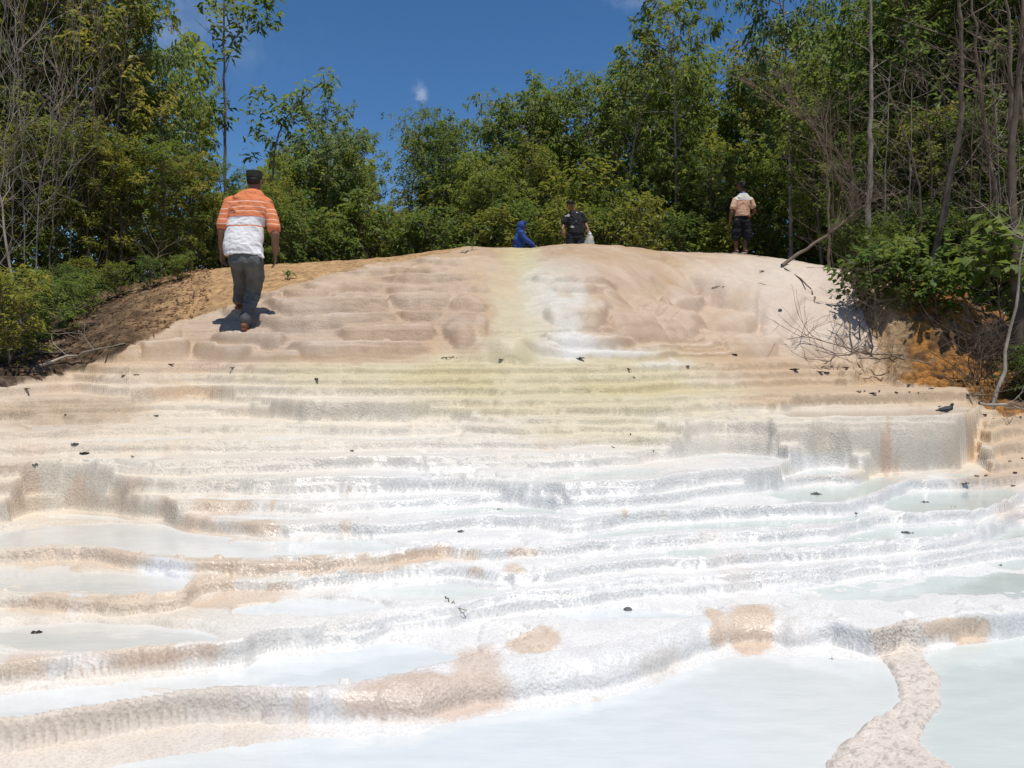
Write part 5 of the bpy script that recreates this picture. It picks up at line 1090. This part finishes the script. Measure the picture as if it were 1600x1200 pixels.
for a in [(494, 595, 14, 10, -.7, 'dark curled leaf on the yellow band left of the flow, pointing up left'), (783, 565, 11, 6, .2, 'small dark leaf at the foot of the yellow flow'), (906, 562, 20, 6, -.2, 'dark leaf on the white step right of the yellow flow'),
          (981, 581, 12, 4, -.2, 'flat dark leaf on the tan steps, lower of two close together'), (991, 591, 5, 3, 0, 'tiny dark leaf below the flat one on the tan steps'), (1075, 577, 9, 6, .4, 'crumpled leaf on the last white patch of the tan steps'),
          (1148, 555, 12, 4, 0, 'dark leaf lying on the shadowed ledge of the right slope'), (1191, 425, 14, 6, .3, 'dark leaf lying left of the foot of the fallen branch'), (1130, 449, 5, 4, .3, 'small dark speck of leaf beside the thin bent twig'),
          (132, 710, 20, 7, .1, 'large dark oval leaf on a cream terrace at the left'), (117, 697, 15, 4, 0, 'flat grey leaf just above the large oval leaf'), (207, 715, 6, 5, .5, 'small dark leaf right of the large oval leaf'),
          (55, 740, 12, 4, .1, 'grey leaf below left of the large oval leaf'), (267, 571, 14, 4, .1, 'dark leaf at the foot of the pale boulders under the walking man'), (193, 588, 10, 3, 0, 'dark leaf at the foot of the left boulder'), (213, 587, 12, 4, .2, 'dark leaf just right of the one under the left boulder'),
          (363, 576, 9, 3, 0, 'dark leaf below the orange step under the walking man'), (42, 615, 12, 6, .3, 'brown leaf on top of the large brown wall at the left'), (244, 651, 10, 4, 0, 'dark leaf at the corner of the white wall at the left'), (102, 650, 5, 3, 0, 'tiny leaf on the brown wall at the left'),
          (550, 706, 8, 4, .2, 'small dark leaf on the white terraces left of centre'), (985, 683, 5, 4, .6, 'upper tiny dark leaf under the yellow wall'), (958, 700, 6, 4, -.3, 'lower tiny dark leaf under the yellow wall'), (1021, 709, 4, 3, 0, 'tiny dark leaf on the white lip right of the yellow wall'),
          (1342, 613, 12, 7, .2, 'leftmost dark leaf on the bench above the bird'), (1351, 612, 7, 8, .8, 'upright curled leaf between two others on the bench above the bird'), (1364, 616, 16, 6, 0, 'long dark leaf in the middle of the bench above the bird'), (1374, 614, 6, 5, .6, 'small leaf touching the long dark leaf on the bench'),
          (1401, 616, 8, 3, 0, 'small flat brown leaf right of the group on the bench'), (1420, 606, 9, 6, .4, 'dark leaf near the back edge of the bench under the orange bank'), (1420, 614, 8, 4, 0, 'dark leaf in front of the back edge one on the bench'), (1435, 617, 5, 4, .3, 'tiny leaf on the bench lip above the pool'), (1455, 608, 14, 7, .2, 'dark curled leaf nearest the rounded corner of the bench'),
          (1241, 580, 22, 3, .1, 'long dark leaf on the upper ledge, left end'), (1292, 585, 12, 4, -.1, 'flat dark leaf on the front of the upper ledge'), (1322, 578, 16, 5, .1, 'dark leaf on the upper ledge beside the dry stalks'), (1300, 577, 5, 5, .5, 'little leaf on the upper ledge left of the dark one'), (1282, 584, 14, 3, 0, 'thin leaf beside the flat one on the upper ledge'),
          (1468, 636, 6, 2, 0, 'tiny dark leaf behind the bird'), (1539, 649, 10, 4, .1, 'dark leaf on the pink ground right of the big wall'), (1595, 653, 8, 7, .5, 'curled dark leaf at the right edge beneath the brush heap'), (1597, 717, 9, 9, .6, 'dark leaf cut by the right edge on the pink ground'), (1526, 745, 11, 4, .1, 'brown leaf at the foot of the big wall, left of a trio'), (1541, 744, 10, 4, .2, 'brown leaf at the foot of the big wall, right of a trio'), (1586, 740, 12, 5, .3, 'dark leaf on the pink ground near the right edge'), (1578, 722, 8, 3, 0, 'small leaf on the pink ground above the foot of the wall'),
          (1507, 759, 20, 3, 0, 'long thin leaf floating at the back of the right pool'), (1583, 760, 10, 3, 0, 'short dark leaf floating at the back of the right pool'), (1445, 787, 17, 4, -.2, 'grey leaf floating on the left part of the right pool'), (1489, 794, 10, 4, -.2, 'dark leaf floating in the middle of the right pool'), (1418, 835, 24, 3, -.15, 'long grey leaf floating in the pool under the right pool'),
          (1275, 774, 22, 3, -.1, 'long grey leaf in the milky pool below the white lumps'), (1337, 805, 8, 3, 0, 'small dark leaf under the rounded end of the white lip'), (720, 832, 14, 3, .1, 'lower grey leaf floating in the narrow central pool'), (778, 798, 18, 3, .1, 'upper grey leaf floating in the narrow central pool'), (1563, 886, 8, 3, .1, 'dark leaf at the right edge beside a tan patch'), (1385, 1100, 26, 7, .1, 'curled bark strip lying on the sandy bar between the two front pools'),
          (1321, 1135, 4, 3, 0, 'tiny dark speck on the shore of the front pool'), (580, 1178, 8, 3, -.4, 'tiny dark leaf floating near the bottom edge of the front pool'), (57, 992, 22, 9, .2, 'dark wet leaf in the tan pool at the left edge'), (1300, 1033, 8, 3, 0, 'small grey leaf on the white shore of the front pool')]:
    brown = a[0] in (1401, 1526, 1541, 42, 1385)
    fallen(*a, m=M_FLB if brown else (M_GREY if 'grey' in a[5] else M_FL))
def stone(p, y, wpx, hpx, label, m=None):
    x, yy, z = hit(p, y + hpx * .4); s = yy / F
    b = Body(); b.ball(V3(0, 0, 0), (wpx * s * .5, wpx * s * .4, hpx * s * .6)); b.ball(V3(wpx * s * .2, .0, hpx * s * .15), (wpx * s * .25, wpx * s * .25, hpx * s * .4))
    o = b.build('stone', m or M_GREY, None, max(.002, wpx * s * .06), 2, folds=wpx * s * .03); o.location = (x, yy, z + hpx * s * .25); tag(o, label, 'stone')
stone(981, 953, 14, 8, 'dark wet pebble lying in a pale pool right of centre')
stone(1219, 484, 6, 4, 'small grey stone on the pale right slope')
SKY_SAT, SKY_VAL, SKY_HUE, SKY_STR, SUN_STR, EXPO = 1.2, 1.0, .5, .085, 3.6, 0.3
# ------------------------------------------------------------------ camera, sky, sun
cam = bpy.data.cameras.new('camera'); co = link(bpy.data.objects.new('camera', cam))
cam.sensor_width = 36; cam.lens = 36 * F / 1600; cam.shift_y = -(600 - HZ) / 1600
cam.clip_start = .05; cam.clip_end = 3000
co.location = (0, 0, ZE); co.rotation_euler = (R(90), 0, 0)
bpy.context.scene.camera = co
w = bpy.data.worlds.new('World'); bpy.context.scene.world = w; w.use_nodes = True
nt = w.node_tree; N = nt.nodes.new; L = nt.links.new
bg = nt.nodes['Background']
sky = N('ShaderNodeTexSky'); sky.sky_type = 'NISHITA'; sky.sun_disc = False
sky.sun_elevation = R(SUN_EL); sky.sun_rotation = R(SUN_AZ); sky.altitude = 1500; sky.air_density = 1.0; sky.dust_density = 0.0; sky.ozone_density = 4.0
hs = N('ShaderNodeHueSaturation'); hs.inputs['Saturation'].default_value = SKY_SAT; hs.inputs['Value'].default_value = SKY_VAL; hs.inputs['Hue'].default_value = SKY_HUE
L(sky.outputs[0], hs.inputs['Color'])
tcw = N('ShaderNodeTexCoord')
cur = hs.outputs[0]
def wisp(p, y, size, stretch, k, sc_, col_=(8, 8.6, 9.4)):
    global cur
    v = np.array([(p - 800) / F, 1, (HZ - y) / F]); v = v / np.linalg.norm(v)
    sb = N('ShaderNodeVectorMath'); sb.operation = 'SUBTRACT'; sb.inputs[1].default_value = tuple(v); L(tcw.outputs['Generated'], sb.inputs[0])
    mp = N('ShaderNodeMapping'); mp.inputs['Rotation'].default_value = (0, R(stretch[2]), 0); mp.inputs['Scale'].default_value = (1 / stretch[0], 1, 1 / stretch[1]); L(sb.outputs[0], mp.inputs[0])
    ln = N('ShaderNodeVectorMath'); ln.operation = 'LENGTH'; L(mp.outputs[0], ln.inputs[0])
    mr = N('ShaderNodeMapRange'); mr.interpolation_type = 'SMOOTHSTEP'; mr.inputs[1].default_value = size; mr.inputs[2].default_value = 0; L(ln.outputs['Value'], mr.inputs[0])
    nz = N('ShaderNodeTexNoise'); nz.inputs['Scale'].default_value = sc_; nz.inputs['Detail'].default_value = 6; nz.inputs['Roughness'].default_value = .6; L(tcw.outputs['Generated'], nz.inputs['Vector'])
    m2 = N('ShaderNodeMapRange'); m2.inputs[1].default_value = .42; m2.inputs[2].default_value = .68; L(nz.outputs['Fac'], m2.inputs[0])
    mu = N('ShaderNodeMath'); mu.operation = 'MULTIPLY'; L(mr.outputs[0], mu.inputs[0]); L(m2.outputs[0], mu.inputs[1])
    m3 = N('ShaderNodeMath'); m3.operation = 'MULTIPLY'; m3.inputs[1].default_value = k; L(mu.outputs[0], m3.inputs[0])
    mx = N('ShaderNodeMix'); mx.data_type = 'RGBA'; L(m3.outputs[0], mx.inputs[0]); L(cur, mx.inputs[6]); mx.inputs[7].default_value = col_ + (1,)
    cur = mx.outputs[2]
wisp(656, 148, .022, (.6, 1, -15), .5, 40)
wisp(270, 45, .13, (1.6, .55, 25), .22, 9)
wisp(985, 5, .05, (1.5, .3, -20), .16, 20)
wisp(330, 5, .06, (1, .6, 10), .3, 16)
L(cur, bg.inputs['Color']); bg.inputs['Strength'].default_value = SKY_STR
sun = bpy.data.lights.new('sun', 'SUN'); so = link(bpy.data.objects.new('sun', sun))
sun.energy = SUN_STR; sun.angle = R(.53); sun.color = (1, .955, .885)
a, e = R(SUN_AZ), R(SUN_EL)
from mathutils import Vector
sdir = Vector((math.sin(a) * math.cos(e), math.cos(a) * math.cos(e), math.sin(e)))
so.rotation_euler = sdir.to_track_quat('Z', 'Y').to_euler(); so.location = (0, 0, 30)
sc_ = bpy.context.scene
sc_.view_settings.view_transform = 'Standard'; sc_.view_settings.look = 'None'; sc_.view_settings.exposure = EXPO; sc_.view_settings.gamma = 1
sc_.cycles.max_bounces = 8; sc_.cycles.transparent_max_bounces = 12
sc_.cycles.use_denoising = True
